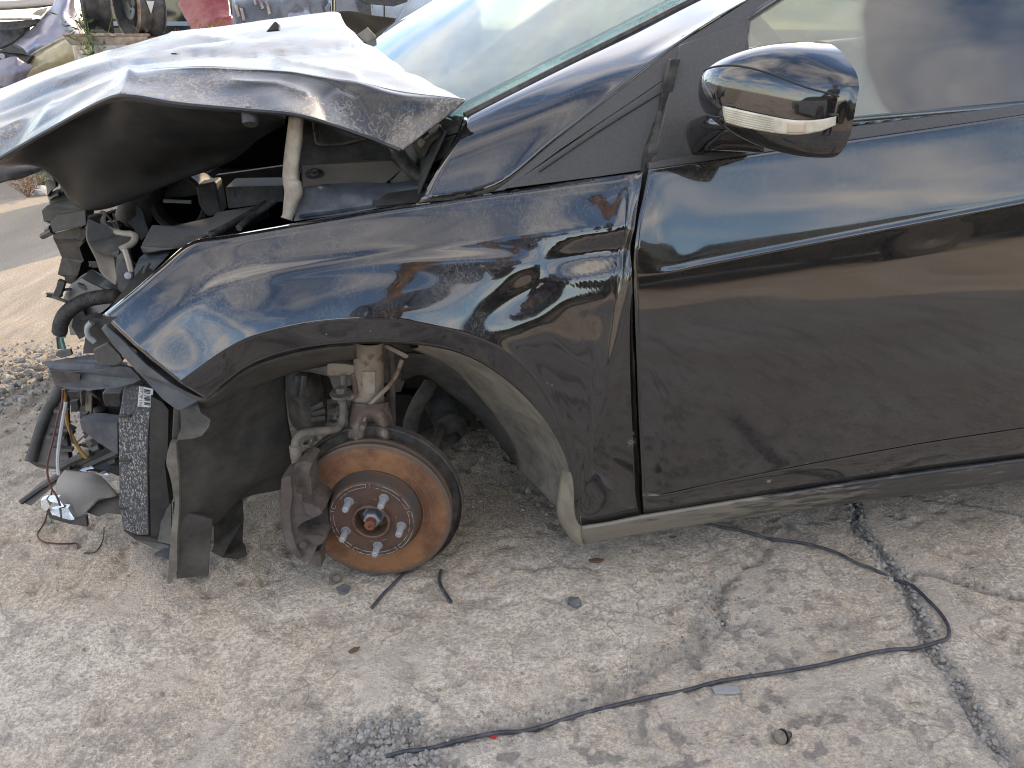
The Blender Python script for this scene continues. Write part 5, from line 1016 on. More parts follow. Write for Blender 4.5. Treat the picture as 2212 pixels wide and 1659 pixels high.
tag(tube('rubber_strip', [GS(u, v, .004) for u, v in [(953, 1232), (949, 1248), (952, 1265), (962, 1283), (975, 1300)]], .0036, M['wire_blk'], None, 6, 4), 'small bent black strip lying right of the brake disc', 'strip')
# bolt with washer
b0 = GS(726, 1252, .010); bt = empty('loose_bolt', b0, 'loose steel bolt with washer lying in front of the brake disc', 'bolt')
bax = Vector((.35, -.8, .45)).normalized()
lathe('washer', [(.006, 0), (.0135, 0), (.0140, .0015), (.006, .002)], b0, bax, M['chassis'], bt, 24); lathe('head', [(0, .010), (.0065, .010), (.008, .008), (.008, .002)], b0, bax, M['chassis'], bt, 6); lathe('shank', [(.005, .0), (.005, -.016), (0, -.017)], b0, bax, M['chassis'], bt, 12)
# push rivet
c0 = GS(1688, 1585, .010); pr = empty('push_rivet', c0, 'black plastic push rivet lying on the concrete in the foreground', 'rivet')
pax = Vector((-.85, -.35, .3)).normalized()
lathe('head', [(0, .007), (.007, .006), (.0105, .003), (.0105, .0), (.005, -.002)], c0, pax, M['chassis'], pr, 20); lathe('collar', [(.005, -.004), (.011, -.004), (.011, -.007), (.005, -.008)], c0, pax, M['plastic'], pr, 20)
lathe('stem', [(.005, -.002), (.006, -.012), (.0045, -.022), (.001, -.028)], c0, pax, M['plastic'], pr, 10)
def flake(name, pts, mt, label, cat, th=.004):
    w3 = [GS(u, v, .006) for u, v in pts]; z = sum(p.z for p in w3)/len(w3)
    for p in w3: p.z = z
    return tag(sheet(name, w3, M[mt], None, th, (0, 0, -1), bevel=.0008), label, cat)
M['silver'] = mat('aluminium_scrap', (.50, .50, .50), .4, .5, dust=.3, dsc=120); M['redbit'] = mat('red_plastic', (.42, .03, .025), .3); M['rustflake'] = mat('rust_flake', (.15, .085, .05), .85); M['stone_d'] = mat('dark_stone', (.11, .115, .12), .8, col2=(.19, .19, .19), sc=60)
M['stone_g'] = mat('grey_stone', (.27, .26, .245), .9, col2=(.40, .375, .34), sc=45, bump=.3)
flake('metal_scrap', [(1540, 1476), (1553, 1472), (1596, 1473), (1602, 1486), (1590, 1489), (1546, 1489)], 'silver', 'small silver metal strip lying just below the long cable', 'metal strip')
flake('plastic_chip', [(1056, 1572), (1066, 1568), (1078, 1574), (1070, 1584), (1060, 1582)], 'redbit', 'tiny red plastic chip beside the long cable', 'plastic chip')
flake('rust_flake', [(752, 1410), (764, 1402), (778, 1400), (772, 1407), (758, 1413)], 'rustflake', 'thin rusty flake alone on the bare concrete left of centre', 'rust flake')
flake('slate_flake', [(725, 1270), (745, 1262), (758, 1268), (752, 1280), (735, 1284)], 'stone_d', 'flat slate coloured flake just below the loose bolt', 'stone')
flake('rust_flake', [(1270, 1212), (1290, 1208), (1306, 1212), (1296, 1217), (1276, 1217)], 'rustflake', 'thin brown flake just below the front end of the sill', 'rust flake')
def rock_mesh(seed, sub=2):
    bm = bmesh.new(); bmesh.ops.create_icosphere(bm, subdivisions=sub, radius=1)
    for v in bm.verts: v.co *= 1+.45*mnoise.noise(v.co*1.3+Vector((seed*7.1, 0, 0))); v.co.z *= .7
    d = ([tuple(v.co) for v in bm.verts], [[v.index for v in f.verts] for f in bm.faces]); bm.free(); return d
def rock(name, u, v, s, mt, label, seed):
    c = GS(u, v, s*.4); a, f = rock_mesh(seed); return tag(obj(name, [c+Vector(p)*s for p in a], f, M[mt], None, True, 25), label, 'stone')
rock('stone', 1241, 1303, .012, 'stone_d', 'small dark stone alone on the concrete below the sill end', 3)
rock('stone', 1222, 1300, .007, 'stone_g', 'pale pebble touching the small dark stone', 5)
# gravel: uncountable
def gravel(name, spots, mt):
    """spots: list of (position, size)"""
    protos = [rock_mesh(k, 1) for k in range(8)]; vs_, fs = [], []
    for i, (c, s) in enumerate(spots):
        a, f = protos[i % 8]; q = Matrix.Rotation(random.random()*6.28, 3, 'Z') @ Matrix.Rotation(random.random()*6.28, 3, 'X'); n = len(vs_)
        vs_ += [Vector(c)+(q @ Vector(p))*s for p in a]; fs += [[k+n for k in g] for g in f]
    return tag(obj(name, vs_, fs, M[mt], None, False), kind='stuff')
def gravmat():
    m, nt, b, pos, nor = newmat('gravel_mix'); oi = N(nt, 'ShaderNodeNewGeometry')
    r = oi.outputs['Random Per Island']; c = mixc(nt, r, (.17, .17, .17), (.40, .375, .33)); c = mixc(nt, mth(nt, 'MULTIPLY', ramp(nt, noi(nt, pos, 90, 3), .4, .7), .4), c, (.46, .42, .36))
    nt.links.new(c, b.inputs['Base Color']); b.inputs['Roughness'].default_value = .92; return m
M['gravel'] = gravmat()
def along(pl, n, spread, s0, s1):
    out = []
    seg = [(Vector(a), Vector(b)) for a, b in zip(pl[:-1], pl[1:])]; L = [(b-a).length for a, b in seg]; tot = sum(L)
    for _ in range(n):
        t = random.random()*tot; i = 0
        while t > L[i] and i < len(L)-1: t -= L[i]; i += 1
        p = seg[i][0].lerp(seg[i][1], min(t/L[i], 1)); p = p+Vector((random.gauss(0, spread), random.gauss(0, spread))); s = s0+(s1-s0)*random.random()**2.5
        out.append((Vector((p.x, p.y, gz(p.x, p.y)+s*.25)), s))
    return out
sp = along(JOINT, 1700, .009, .0012, .0065)+along(CRACK2, 160, .006, .001, .003)+along(PIT, 1500, .026, .0012, .0065)+along(SPALL[3:17], 500, .012, .0015, .004)+along(SPALL[3:6], 120, .035, .002, .005)
sp += along(gpl([(1700, 1280), (1560, 1300), (1600, 1400), (1400, 1470)]), 220, .06, .0012, .003)
tag(gravel('crack_rubble', sp, 'gravel'), 'loose grey rubble filling the cracks in the concrete', 'gravel')
sp = []
for _ in range(6000):
    x = random.uniform(-2.2, -.62); y = random.uniform(.35, 1.5); k = math.exp(-((x+1.15)/.5)**2-((y-1.15)/.26)**2)
    if random.random() < k+.04:
        s = .003+.015*random.random()**2.6*max(k, .3); sp.append((Vector((x, y, gz(x, y)+s*.3+.02*k*random.random())), s))
for _ in range(1500):
    x = random.uniform(-1.2, 1.6); y = random.uniform(-.4, 1.3); s = .0012+.0035*random.random()**4; sp.append((Vector((x, y, gz(x, y)+s*.3)), s))
for _ in range(700):
    x = random.gauss(.35, .25); y = random.uniform(.25, 1.2); s = .002+.007*random.random()**3; sp.append((Vector((x, y, gz(x, y)+s*.3)), s))
tag(gravel('loose_gravel', sp, 'gravel'), 'scattered grey gravel around the wreck', 'gravel')

# ------------------------------------------------------------------ background
M['steel_dark'] = mat('dark_rim_paint', (.035, .04, .05), .35, .2, dust=.3, dsc=20); M['steel_silver'] = mat('silver_rim', (.42, .42, .42), .35, .7, col2=(.25, .2, .16), sc=20, dust=.25); M['rust_edge'] = mat('rusty_rim_edge', (.23, .12, .07), .8, col2=(.36, .30, .25), sc=40)
M['darkcar'] = mat('dark_green_paint', (.006, .009, .010), .12, dust=.08, dsc=6, bump=0); M['silvercar'] = mat('silver_blue_paint', (.24, .285, .36), .25, .7, dust=.15, dsc=9, bump=0)
M['lavender'] = mat('silver_lavender_paint', (.25, .245, .30), .28, .65, dust=.25, dsc=25, dcol=(.36, .33, .30), bump=.1); M['whitecar'] = mat('white_blue_paint', (.40, .46, .54), .25, .1, dust=.15, dsc=8, bump=0)
M['yellens'] = mat('yellowed_lens', (.44, .37, .21), .14, col2=(.34, .28, .16), sc=18, dust=.2, dsc=40, bump=.05); M['redpanel'] = mat('red_paint', (.20, .013, .012), .3, dust=.2, dsc=30, dcol=(.4, .3, .27))
M['purple'] = mat('grey_purple_paint', (.16, .15, .20), .4, .4, dust=.4, dsc=25, dcol=(.35, .33, .34)); M['bluetrim'] = mat('blue_grey_trim', (.22, .26, .32), .3, .3, bump=0)
def rim(name, c, axis, face, edge, label, r=.20, w=.17, cat='wheel rim'):
    axis = Vector(axis).normalized(); root = empty(name, c, label, cat, 'bare steel wheel rims')
    h = w/2
    lathe('barrel', [(r, h), (r+.004, h-.006), (r-.008, h-.012), (r-.014, h-.03), (r-.03, h-.05), (r-.032, -h+.06), (r-.014, -h+.035), (r-.008, -h+.012), (r+.004, -h+.006), (r, -h), (r-.012, -h), (r-.04, -h+.05), (r-.042, h-.05), (r-.015, h-.01), (r-.012, h)], c, axis, M[face], root, 40)
    lathe('centre_plate', [(.034, h-.045), (.036, h-.03), (.07, h-.028), (.09, h-.018), (.115, h-.03), (r-.045, h-.055)], c, axis, M[face], root, 40)
    lathe('edge_bead', [(r-.014, h+.0015), (r-.002, h+.003), (r+.006, h-.002), (r+.005, h-.008)], c, axis, M[edge], root, 40)
    x, y = frame_of(axis)
    for k in range(5): lathe('bolt_hole', [(0, 0), (.008, 0)], c+axis*(h-.0275)+(x*math.cos(k*1.2566)+y*math.sin(k*1.2566))*.054, axis, M['dark'], root, 12)
    for k in range(8): lathe('vent_hole', [(0, 0), (.012, 0)], c+axis*(h-.027)+(x*math.cos(k*.7854)+y*math.sin(k*.7854))*.103, axis, M['dark'], root, 12)
    return root
# stack of rims under the standing ones
YR = 3.3; top = P(228, 74, YR); zt = top.z; sx = top.x
for k in range(5):
    rim('wheel_rim', Vector((P(230, 74, YR+.16).x, YR+.16, zt-.095-.19*k)), (0, 0, 1), 'steel_silver', 'rust_edge', 'silver rim with rusty edge lying flat under a standing dark rim' if k == 0 else 'silver rim lying '+['', 'second', 'third', 'fourth', 'lowest'][k]+' in the stack under the edge-on rim', w=.19)
rim('wheel_rim', Vector((P(214, 40, YR+.15).x, YR+.15, zt+.19)), (-.94, -.34, .05), 'steel_dark', 'steel_dark', 'dark rim standing edge-on atop a silver rim', r=.19, w=.125)
p3 = P(315, 84, YR+.2); zt3 = p3.z
rmk = rim('wheel_rim', Vector((P(314, 84, YR+.3).x, YR+.30, zt3+.18)), (-.80, -.58, .04), 'steel_dark', 'rust_edge', 'dark rim with a small white mark standing turned towards the camera', r=.185, w=.14)
rc_ = Vector(rmk.location); ra = Vector((-.80, -.58, .04)).normalized(); rn = CAM+Vector((.6, 0, -.9))-rc_; rn = (rn-ra*rn.dot(ra)).normalized(); rt = ra.cross(rn)
sheet('sticker', [rc_+rn*.158+ra*a+rt*b_ for a, b_ in ((.0, -.03), (-.02, .03), (.02, .03))], M['white'], rmk, .004, tuple(-rn))
p4 = P(288, 84, YR)
for k in range(5): rim('wheel_rim', Vector((P(296, 84, YR+.42).x, YR+.42, p4.z-.09-.19*k)), (0, 0, 1), 'steel_silver', 'rust_edge', 'rusty edged rim half hidden under the marked dark rim' if k == 0 else 'silver rim lying '+['', 'second', 'third', 'fourth', 'lowest'][k]+' in the stack under the marked rim', w=.19)
# a car body seen from the side: built from side outlines with real width
def side_car(name, x0, y0, z0, mt, label, cat='car', length=4.3, width=1.7, facing=1, trim=None, lamps=True):
    root = empty(name, Vector((x0+length/2, y0+width/2, z0)), label, cat)
    L = length/4.3
    def prof(pts): return [Vector((x0+(x if facing > 0 else 4.3-x)*L, 0, z0+z)) for x, z in pts]
    low = prof([(.05, .22), (0, .45), (.06, .66), (.35, .75), (1.05, .90), (1.9, .95), (3.0, .98), (3.9, 1.0), (4.2, .95), (4.3, .6), (4.22, .25), (3.75, .2), (3.7, .42), (3.5, .56), (3.25, .56), (3.05, .42), (3.0, .2), (1.15, .2), (1.1, .42), (.9, .56), (.65, .56), (.47, .42), (.42, .22)])
    def loft(nm, pts, ys, ins, m, par):
        n = len(pts); vs_, fs = [], []; cx = sum(p.x for p in pts)/n
        for y, k in zip(ys, ins): vs_ += [Vector((cx+(p.x-cx)*k, y, z0+(p.z-z0)*(1 if k == 1 else (.5+.5*k)))) for p in pts]
        for i in range(len(ys)-1):
            for j in range(n): fs.append((i*n+j, i*n+(j+1) % n, (i+1)*n+(j+1) % n, (i+1)*n+j))
        bm = tessellate_polygon([[Vector((p.x, p.z, 0)) for p in pts]]); e = (len(ys)-1)*n
        fs += [tuple(t) for t in bm]+[tuple(e+i for i in t) for t in bm]
        return obj(nm, vs_, fs, M[m], par, True, 35, 0, .02)
    loft('body', low, [y0, y0+.06, y0+width-.06, y0+width], [.985, 1, 1, .985], mt, root)
    gh = prof([(1.05, .90), (1.75, 1.36), (2.3, 1.43), (3.1, 1.42), (3.75, 1.25), (4.05, 1.0), (3.0, .97), (1.9, .94)])
    loft('greenhouse', gh, [y0+.08, y0+.2, y0+width-.2, y0+width-.08], [.90, 1, 1, .90], 'darkglass', root)
    rf = prof([(1.72, 1.355), (2.3, 1.432), (3.1, 1.422), (3.72, 1.27), (3.70, 1.32), (3.1, 1.46), (2.3, 1.47), (1.75, 1.40)])
    loft('roof', rf, [y0+.2, y0+.3, y0+width-.3, y0+width-.2], [.97, 1, 1, .97], mt, root)
    for x in (.78, 3.38):
        xx = x0+(x if facing > 0 else 4.3-x)*L
        for yy in (y0+.1, y0+width-.1):
            t_ = lathe('tyre', [(.19, -.1), (.29, -.1), (.31, -.07), (.31, .07), (.29, .1), (.19, .1)], Vector((xx, yy, z0+.31)), (0, 1, 0), M['rubber'], root, 28)
            lathe('rim', [(.02, -.06), (.1, -.08), (.19, -.095), (.19, .095), (.1, .08), (.02, .06)], Vector((xx, yy, z0+.31)), (0, 1, 0), M['steel_dark'], t_, 28)
    if trim:
        box('side_trim', (x0+.5, y0-.012, z0+trim-.018), (x0+length-.4, y0+.01, z0+trim+.018), M['bluetrim'], root, .004)
        for xd in (1.55, 2.6, 3.5): box('door_gap', (x0+xd, y0-.004, z0+.3), (x0+xd+.012, y0+.005, z0+.92), M['dark'], root)
    if lamps:
        for yy in (y0+.05, y0+width-.35):
            xx = x0+(4.22 if facing > 0 else .08)*L
            box('tail_lamp', (xx-.12, yy-.02, z0+.70), (xx+.06, yy+.30, z0+.86), M['tail'], root, .03)
    return root
M['darkglass'] = mat('dark_car_glass', (.012, .016, .016), .05, dust=.05, dsc=6, bump=0, spec=.8); M['tail'] = mat('red_tail_lamp', (.45, .012, .012), .12, bump=0)
zc = P(300, 50, 6.6).z
side_car('parked_car', P(-40, 50, 6.6).x, 6.6, zc-.95, 'darkcar', 'dark green car parked behind the pile of wheel rims', facing=1, trim=.945, length=abs(P(-40, 50, 6.6).x-P(690, 50, 6.6).x), lamps=False)
# battered silver car right of it, only its lower doors in view
sv = empty('silver_car_shell', P(650, 60, 5.6), 'battered silver blue car shell behind the bonnet', 'car')
Ys = 5.6
patch('door', [[(500, -120, Ys), (570, -124, Ys), (640, -130, Ys), (716, -138, Ys)], [(500, -20, Ys-.03), (570, -24, Ys-.04), (640, -28, Ys-.04), (716, -30, Ys-.03)], [(502, 60, Ys), (570, 55, Ys-.01), (640, 50, Ys-.01), (716, 44, Ys)], [(505, 230, Ys+.04), (570, 228, Ys+.04), (640, 225, Ys+.04), (716, 222, Ys+.04)]], M['silvercar'], sv, 8, 8, .004, crump=.022, cscale=5)
patch('rear_wing', [[(722, -138, Ys), (760, -140, Ys), (800, -142, Ys+.05)], [(722, -30, Ys-.03), (760, -32, Ys-.03), (802, -34, Ys+.03)], [(722, 44, Ys), (760, 40, Ys), (806, 34, Ys+.05)], [(722, 222, Ys+.04), (760, 220, Ys+.04), (808, 218, Ys+.06)]], M['silvercar'], sv, 8, 8, .004, crump=.01, cscale=5)
tube('door_edge', [(719, -130, Ys-.03), (719, -30, Ys-.035), (719, 50, Ys)], .010, M['dark'], sv, 6, 3)
sheet('side_moulding', [(770, -6, Ys-.06), (882, -6, Ys-.06), (880, 4, Ys-.06), (862, 10, Ys-.06), (850, 14, Ys-.06), (790, 8, Ys-.06)], M['plastic'], sv, .03, bevel=.004)
sheet('moulding_post', [(772, 6, Ys-.055), (800, 8, Ys-.055), (806, 60, Ys-.05), (792, 60, Ys-.05)], M['plastic_g'], sv, .02)
tube('door_handle', [(706, -10, Ys-.06), (712, 6, Ys-.07), (706, 20, Ys-.06)], .014, M['silvercar'], sv, 8, 4)
sheet('torn_patch', [(615, 60, Ys-.05), (622, 30, Ys-.05), (640, 10, Ys-.06), (655, 22, Ys-.06), (668, 2, Ys-.06), (672, 60, Ys-.05)], M['lavender'], sv, .01, crump=.02, cscale=14)
for x, y in ((508, 22), (520, 30), (560, 5), (575, 16), (545, -4)): sheet('dent', [(x-3, y-14, Ys-.06), (x+4, y-12, Ys-.06), (x+10, y+12, Ys-.055), (x+5, y+16, Ys-.055)], M['chrome'], sv, .006)
box('shell_floor', tuple(P(500, 60, Ys)+Vector((0, .05, -.75))), tuple(P(800, 60, Ys)+Vector((.2, 1.5, -.55))), M['dark'], sv)
tag(tube('hanging_strap', [(700, -30, 5.5), (703, 5, 5.5), (698, 15, 5.5), (702, 28, 5.5), (698, 44, 5.5)], .008, M['rubber'], None, 6, 4), 'short black strap hanging against the silver car shell', 'strap')
wv = empty('white_car_shell', P(880, 60, 6.2), 'pale blue white car body standing right of the silver shell', 'car'); Yw = 6.2
patch('side_panel', [[(775, -80, Yw), (830, -80, Yw), (910, -80, Yw), (1040, -80, Yw)], [(790, 1, Yw-.06), (835, 0, Yw-.06), (915, 0, Yw-.06), (1040, -2, Yw-.06)], [(800, 60, Yw-.05), (840, 60, Yw-.05), (915, 60, Yw-.05), (1040, 60, Yw-.05)], [(805, 225, Yw), (840, 225, Yw), (915, 225, Yw), (1040, 225, Yw)]], M['whitecar'], wv, 6, 6, .004, crump=.008, cscale=3)
tube('panel_gap', [(828, -60, Yw-.05), (830, 0, Yw-.065), (830, 80, Yw-.05)], .006, M['dark'], wv, 5, 3)
tube('panel_crease', [(852, 60, Yw-.06), (880, 5, Yw-.07), (890, -20, Yw-.06)], .012, M['whitecar'], wv, 6, 3)
box('shell_floor', tuple(P(800, 60, Yw)+Vector((0, .05, -.8))), tuple(P(1040, 60, Yw)+Vector((0, 1.4, -.6))), M['dark'], wv)
# leaning red panel
rp = tag(patch('red_panel', [[(383, 8, 4.70), (402, -14, 4.70), (430, -40, 4.72), (470, -60, 4.75)], [(398, 36, 4.60), (425, 10, 4.60), (452, 0, 4.62), (490, -20, 4.70)], [(412, 62, 4.50), (440, 40, 4.50), (470, 30, 4.52), (500, 38, 4.56)], [(425, 110, 4.40), (455, 90, 4.40), (480, 80, 4.42), (503, 60, 4.50)], [(450, 380, 4.20), (470, 370, 4.20), (490, 360, 4.20), (515, 350, 4.30)]], M['redpanel'], None, 6, 6, .004, crump=.006, cscale=5), 'red body panel leaning behind the bonnet', 'body panel')
# crumpled silver wreck at the far left
wk = empty('silver_wreck', P(100, 200, 4.8)+Vector((0, 0, -.6)), 'crumpled silver wreck with a yellowed headlamp at the left edge', 'car')
Yk = 4.8
patch('fender', [[S2(700, -150, Yk+.3), S2(760, -150, Yk+.25), S2(880, -150, Yk+.25), S2(940, -150, Yk+.35)], [S2(700, 0, Yk+.2), S2(740, 20, Yk+.1), S2(860, 20, Yk+.12), S2(920, 60, Yk+.3)], [S2(560, 190, Yk+.15), S2(680, 180, Yk), S2(830, 200, Yk+.03), S2(1000, 250, Yk+.25)], [S2(400, 370, Yk+.1), S2(600, 360, Yk-.06), S2(880, 330, Yk), S2(1060, 400, Yk+.2)], [S2(230, 500, Yk+.06), S2(450, 500, Yk-.1), S2(850, 470, Yk-.06), S2(1130, 520, Yk+.15)], [S2(150, 600, Yk+.05), S2(350, 680, Yk-.1), S2(900, 640, Yk-.05), S2(1230, 660, Yk+.1)], [S2(100, 900, Yk+.05), S2(350, 900, Yk-.05), S2(900, 900, Yk), S2(1300, 900, Yk+.1)]], M['lavender'], wk, 7, 6, .003, crump=.014, cscale=7)
patch('headlamp', [[S2(400, 690, Yk-.14), S2(620, 560, Yk-.16), S2(800, 475, Yk-.15), S2(880, 458, Yk-.12)], [S2(350, 760, Yk-.17), S2(600, 650, Yk-.22), S2(850, 520, Yk-.21), S2(980, 540, Yk-.14)], [S2(310, 860, Yk-.18), S2(560, 800, Yk-.25), S2(860, 680, Yk-.23), S2(1015, 620, Yk-.15)], [S2(310, 980, Yk-.17), S2(560, 930, Yk-.22), S2(860, 830, Yk-.2), S2(1030, 730, Yk-.14)], [S2(320, 1100, Yk-.14), S2(560, 1100, Yk-.18), S2(860, 1050, Yk-.16), S2(1060, 950, Yk-.12)]], M['yellens'], wk, 7, 7, .004)
tube('lamp_trim', [S2(310, 750, Yk-.17), S2(450, 650, Yk-.18), S2(640, 545, Yk-.18), S2(800, 470, Yk-.17), S2(870, 458, Yk-.15)], .008, M['cream'], wk, 6, 5)
patch('bumper_piece', [[S2(-60, 780, Yk-.35), S2(60, 730, Yk-.4), S2(190, 705, Yk-.42), S2(240, 740, Yk-.42), S2(330, 790, Yk-.4), S2(425, 825, Yk-.36)], [S2(-60, 900, Yk-.4), S2(60, 880, Yk-.46), S2(150, 880, Yk-.48), S2(220, 900, Yk-.48), S2(300, 900, Yk-.44), S2(360, 890, Yk-.4)], [S2(-60, 1100, Yk-.4), S2(60, 1090, Yk-.44), S2(130, 1080, Yk-.46), S2(180, 1060, Yk-.46), S2(260, 1030, Yk-.44), S2(310, 990, Yk-.4)]], M['purple'], wk, 6, 6, .004, crump=.004)
sheet('front_frame', [S2(-40, 640, Yk-.25), S2(60, 600, Yk-.25), S2(150, 550, Yk-.25), S2(240, 600, Yk-.25), S2(300, 670, Yk-.25), S2(400, 700, Yk-.22), S2(330, 800, Yk-.25), S2(200, 740, Yk-.25), S2(-40, 800, Yk-.25)], M['plastic'], wk, .06, bevel=.004, crump=.006)
lathe('frame_bolt', [(0, .004), (.006, .004), (.008, .006), (.016, .004), (.017, 0)], P(*S2(30, 700), Yk-.26), (0, -1, 0), M['zinc'], wk, 16)
sheet('slam_panel', [S2(-60, 270, Yk+.1), S2(200, 260, Yk+.1), S2(450, 230, Yk+.1), S2(440, 290, Yk+.1), S2(300, 340, Yk+.1), S2(290, 420, Yk+.08), S2(150, 530, Yk+.05), S2(-60, 620, Yk+.05)], M['plastic'], wk, .1, crump=.008)
sheet('slam_edge', [S2(-60, 350, Yk+.04), S2(100, 350, Yk+.04), S2(340, 310, Yk+.04), S2(360, 330, Yk+.04), S2(240, 360, Yk+.04), S2(-60, 375, Yk+.04)], M['plastic_g'], wk, .02)
tube('slam_rod', [S2(-60, 240, Yk+.05), S2(180, 236, Yk+.05), S2(400, 236, Yk+.05)], .008, M['cream'], wk, 6, 3)
patch('wreck_bonnet', [[S2(-60, 20, Yk+.5), S2(250, 5, Yk+.5), S2(560, -20, Yk+.55), S2(700, -30, Yk+.6)], [S2(-60, 85, Yk+.15), S2(250, 72, Yk+.15), S2(520, 50, Yk+.2), S2(690, 40, Yk+.3)], [S2(-60, 130, Yk+.12), S2(250, 115, Yk+.12), S2(520, 95, Yk+.17), S2(690, 62, Yk+.28)]], M['beige'], wk, 5, 5, .006)
sheet('broken_bracket', [S2(390, 180, Yk+.08), S2(480, 120, Yk+.1), S2(580, 95, Yk+.12), S2(560, 150, Yk+.1), S2(510, 200, Yk+.08), S2(440, 185, Yk+.08)], M['cream'], wk, .01, crump=.008)
sheet('glass_shard', [S2(75, 165, Yk+.0), S2(110, 165, Yk), S2(160, 215, Yk), S2(110, 215, Yk)], M['chrome'], wk, .005)
box('wreck_core', (P(40, 150, Yk).x-.9, Yk+.16, .12), (P(40, 150, Yk).x+.6, Yk+1.7, .66), M['dark'], wk, .03)
for xw in (-.45, .4): lathe('tyre', [(.19, -.1), (.29, -.1), (.31, -.07), (.31, .07), (.29, .1), (.19, .1)], Vector((P(40, 150, Yk).x+xw, Yk+.8, .31)), (0, 1, 0), M['rubber'], wk, 28)
# weeds
M['weed_y'] = mat('yellow_weed', (.26, .24, .06), .8, col2=(.14, .17, .05), sc=40, bump=0); M['weed_r'] = mat('dry_weed', (.26, .13, .075), .85, col2=(.34, .24, .14), sc=60, bump=0); M['weed_g'] = mat('green_weed', (.06, .11, .035), .8, col2=(.14, .17, .06), sc=50, bump=0)
def weed(c, h, sp, n, ml, ms, label, leaf=.012, nl=14):
    root = empty('weed', c, label, 'weed', 'weeds among the wrecks'); vs_, fs = [], []; lv, lf = [], []
    for i in range(n):
        a = random.random()*6.28; tip = Vector((math.cos(a)*sp*random.random(), math.sin(a)*sp*random.random(), h*random.uniform(.6, 1)))
        pts = [c+tip*t+Vector((math.cos(a), math.sin(a), 0))*.05*math.sin(t*3)*sp for t in (0, .33, .66, 1)]
        x, y = frame_of(tip); k0 = len(vs_)
        for j, p in enumerate(pts): vs_ += [p+x*.0028*(1-.2*j), p+y*.0028*(1-.2*j), p-(x+y)*.002*(1-.2*j)]
        for j in range(3):
            for q in range(3): fs.append((k0+j*3+q, k0+j*3+(q+1) % 3, k0+j*3+3+(q+1) % 3, k0+j*3+3+q))
        for _ in range(nl):
            t = random.uniform(.25, 1.05); p = c+tip*t; d = Vector((random.gauss(0, 1), random.gauss(0, 1), random.uniform(-.1, 1.1))).normalized(); s = leaf*random.uniform(.6, 1.5)
            u_ = d.cross(Vector((random.random(), random.random(), 1))).normalized(); k = len(lv)
            lv += [p, p+d*s+u_*s*.35, p+d*s*2.1, p+d*s-u_*s*.35]; lf.append((k, k+1, k+2, k+3))
    obj('stem', vs_, fs, M[ms], root, True); obj('leaves', lv, lf, M[ml], root, False); return root
def at_base(u, v, Y, h): p = P(u, v, Y); return Vector((p.x, p.y, p.z-h))
weed(at_base(182, 18, 3.25, .26), .26, .14, 9, 'weed_g', 'weed_y', 'green yellow weed between the silver wreck and the standing rim', .016, 14)
weed(at_base(440, 34, 3.9, .22), .22, .14, 9, 'weed_y', 'weed_y', 'spiky yellow weed in front of the red panel', .013, 12)
weed(at_base(482, 40, 3.9, .20), .20, .10, 6, 'weed_y', 'weed_r', 'small yellow weed between the red panel and silver shell', .011, 10)
weed(at_base(385, 62, 3.9, .14), .14, .10, 6, 'weed_r', 'weed_r', 'dry brown weed just behind the bonnet left of the red panel', .009, 10)
g0 = G(62, 425); weed(Vector((g0.x, g0.y, gz(g0.x, g0.y))), .17, .13, 14, 'weed_r', 'weed_r', 'reddish dry weed growing at the left edge beyond the nose', .012, 16)
g0 = G(90, 412); weed(Vector((g0.x, g0.y, gz(g0.x, g0.y))), .14, .10, 8, 'weed_g', 'weed_g', 'small green weed beside the reddish dry weed', .014, 12)
# earth banks that the far weeds grow from
def mound(name, c, r, h, label):
    vs_, fs = [], []; n, m = 20, 8
    for i in range(m+1):
        for j in range(n):
            t = i/m; a = 6.283*j/n; rr = r*t*(1+.15*mnoise.noise(Vector((math.cos(a)*2, math.sin(a)*2, c.x)))); z = h*(math.cos(t*math.pi)+1)/2+.03*mnoise.noise(Vector((a*2, t*5, c.y)))
            vs_.append(Vector((c.x+rr*math.cos(a), c.y+rr*math.sin(a), z-.02)))
    for i in range(m):
        for j in range(n): fs.append((i*n+j, i*n+(j+1) % n, (i+1)*n+(j+1) % n, (i+1)*n+j))
    return tag(obj(name, vs_, fs, M['mud'], None), label, 'earth mound')
b1 = at_base(440, 34, 3.9, .22); mound('earth_mound', Vector((b1.x, b1.y+.03, 0)), .42, b1.z+.03, 'earth mound hidden behind the bonnet carrying yellow weeds')
b2 = at_base(182, 18, 3.25, .26); mound('earth_mound', Vector((b2.x, b2.y, 0)), .35, b2.z+.03, 'earth mound between the silver wreck and the rims')
M['stone_w'] = mat('white_stone', (.55, .53, .5), .9, bump=.3)
rock('stone', 92, 420, .05, 'stone_w', 'whitish broken stone at the foot of the reddish weed', 9) if 'stone_w' in M else None
# cars parked on the other side of the aisle; they show as reflections in the door and fender
side_car('parked_car', .1, -5.5, 0, 'darkcar', 'dark car parked across the aisle, mirrored in the door', facing=1, length=4.4)
side_car('parked_car', -5.2, -6.0, 0, 'silvercar', 'silver car parked across the aisle, mirrored in the fender', facing=1, length=4.3)
side_car('parked_car', 5.0, -5.7, 0, 'darkcar', 'second dark car across the aisle, beyond the first', facing=1, length=4.3)

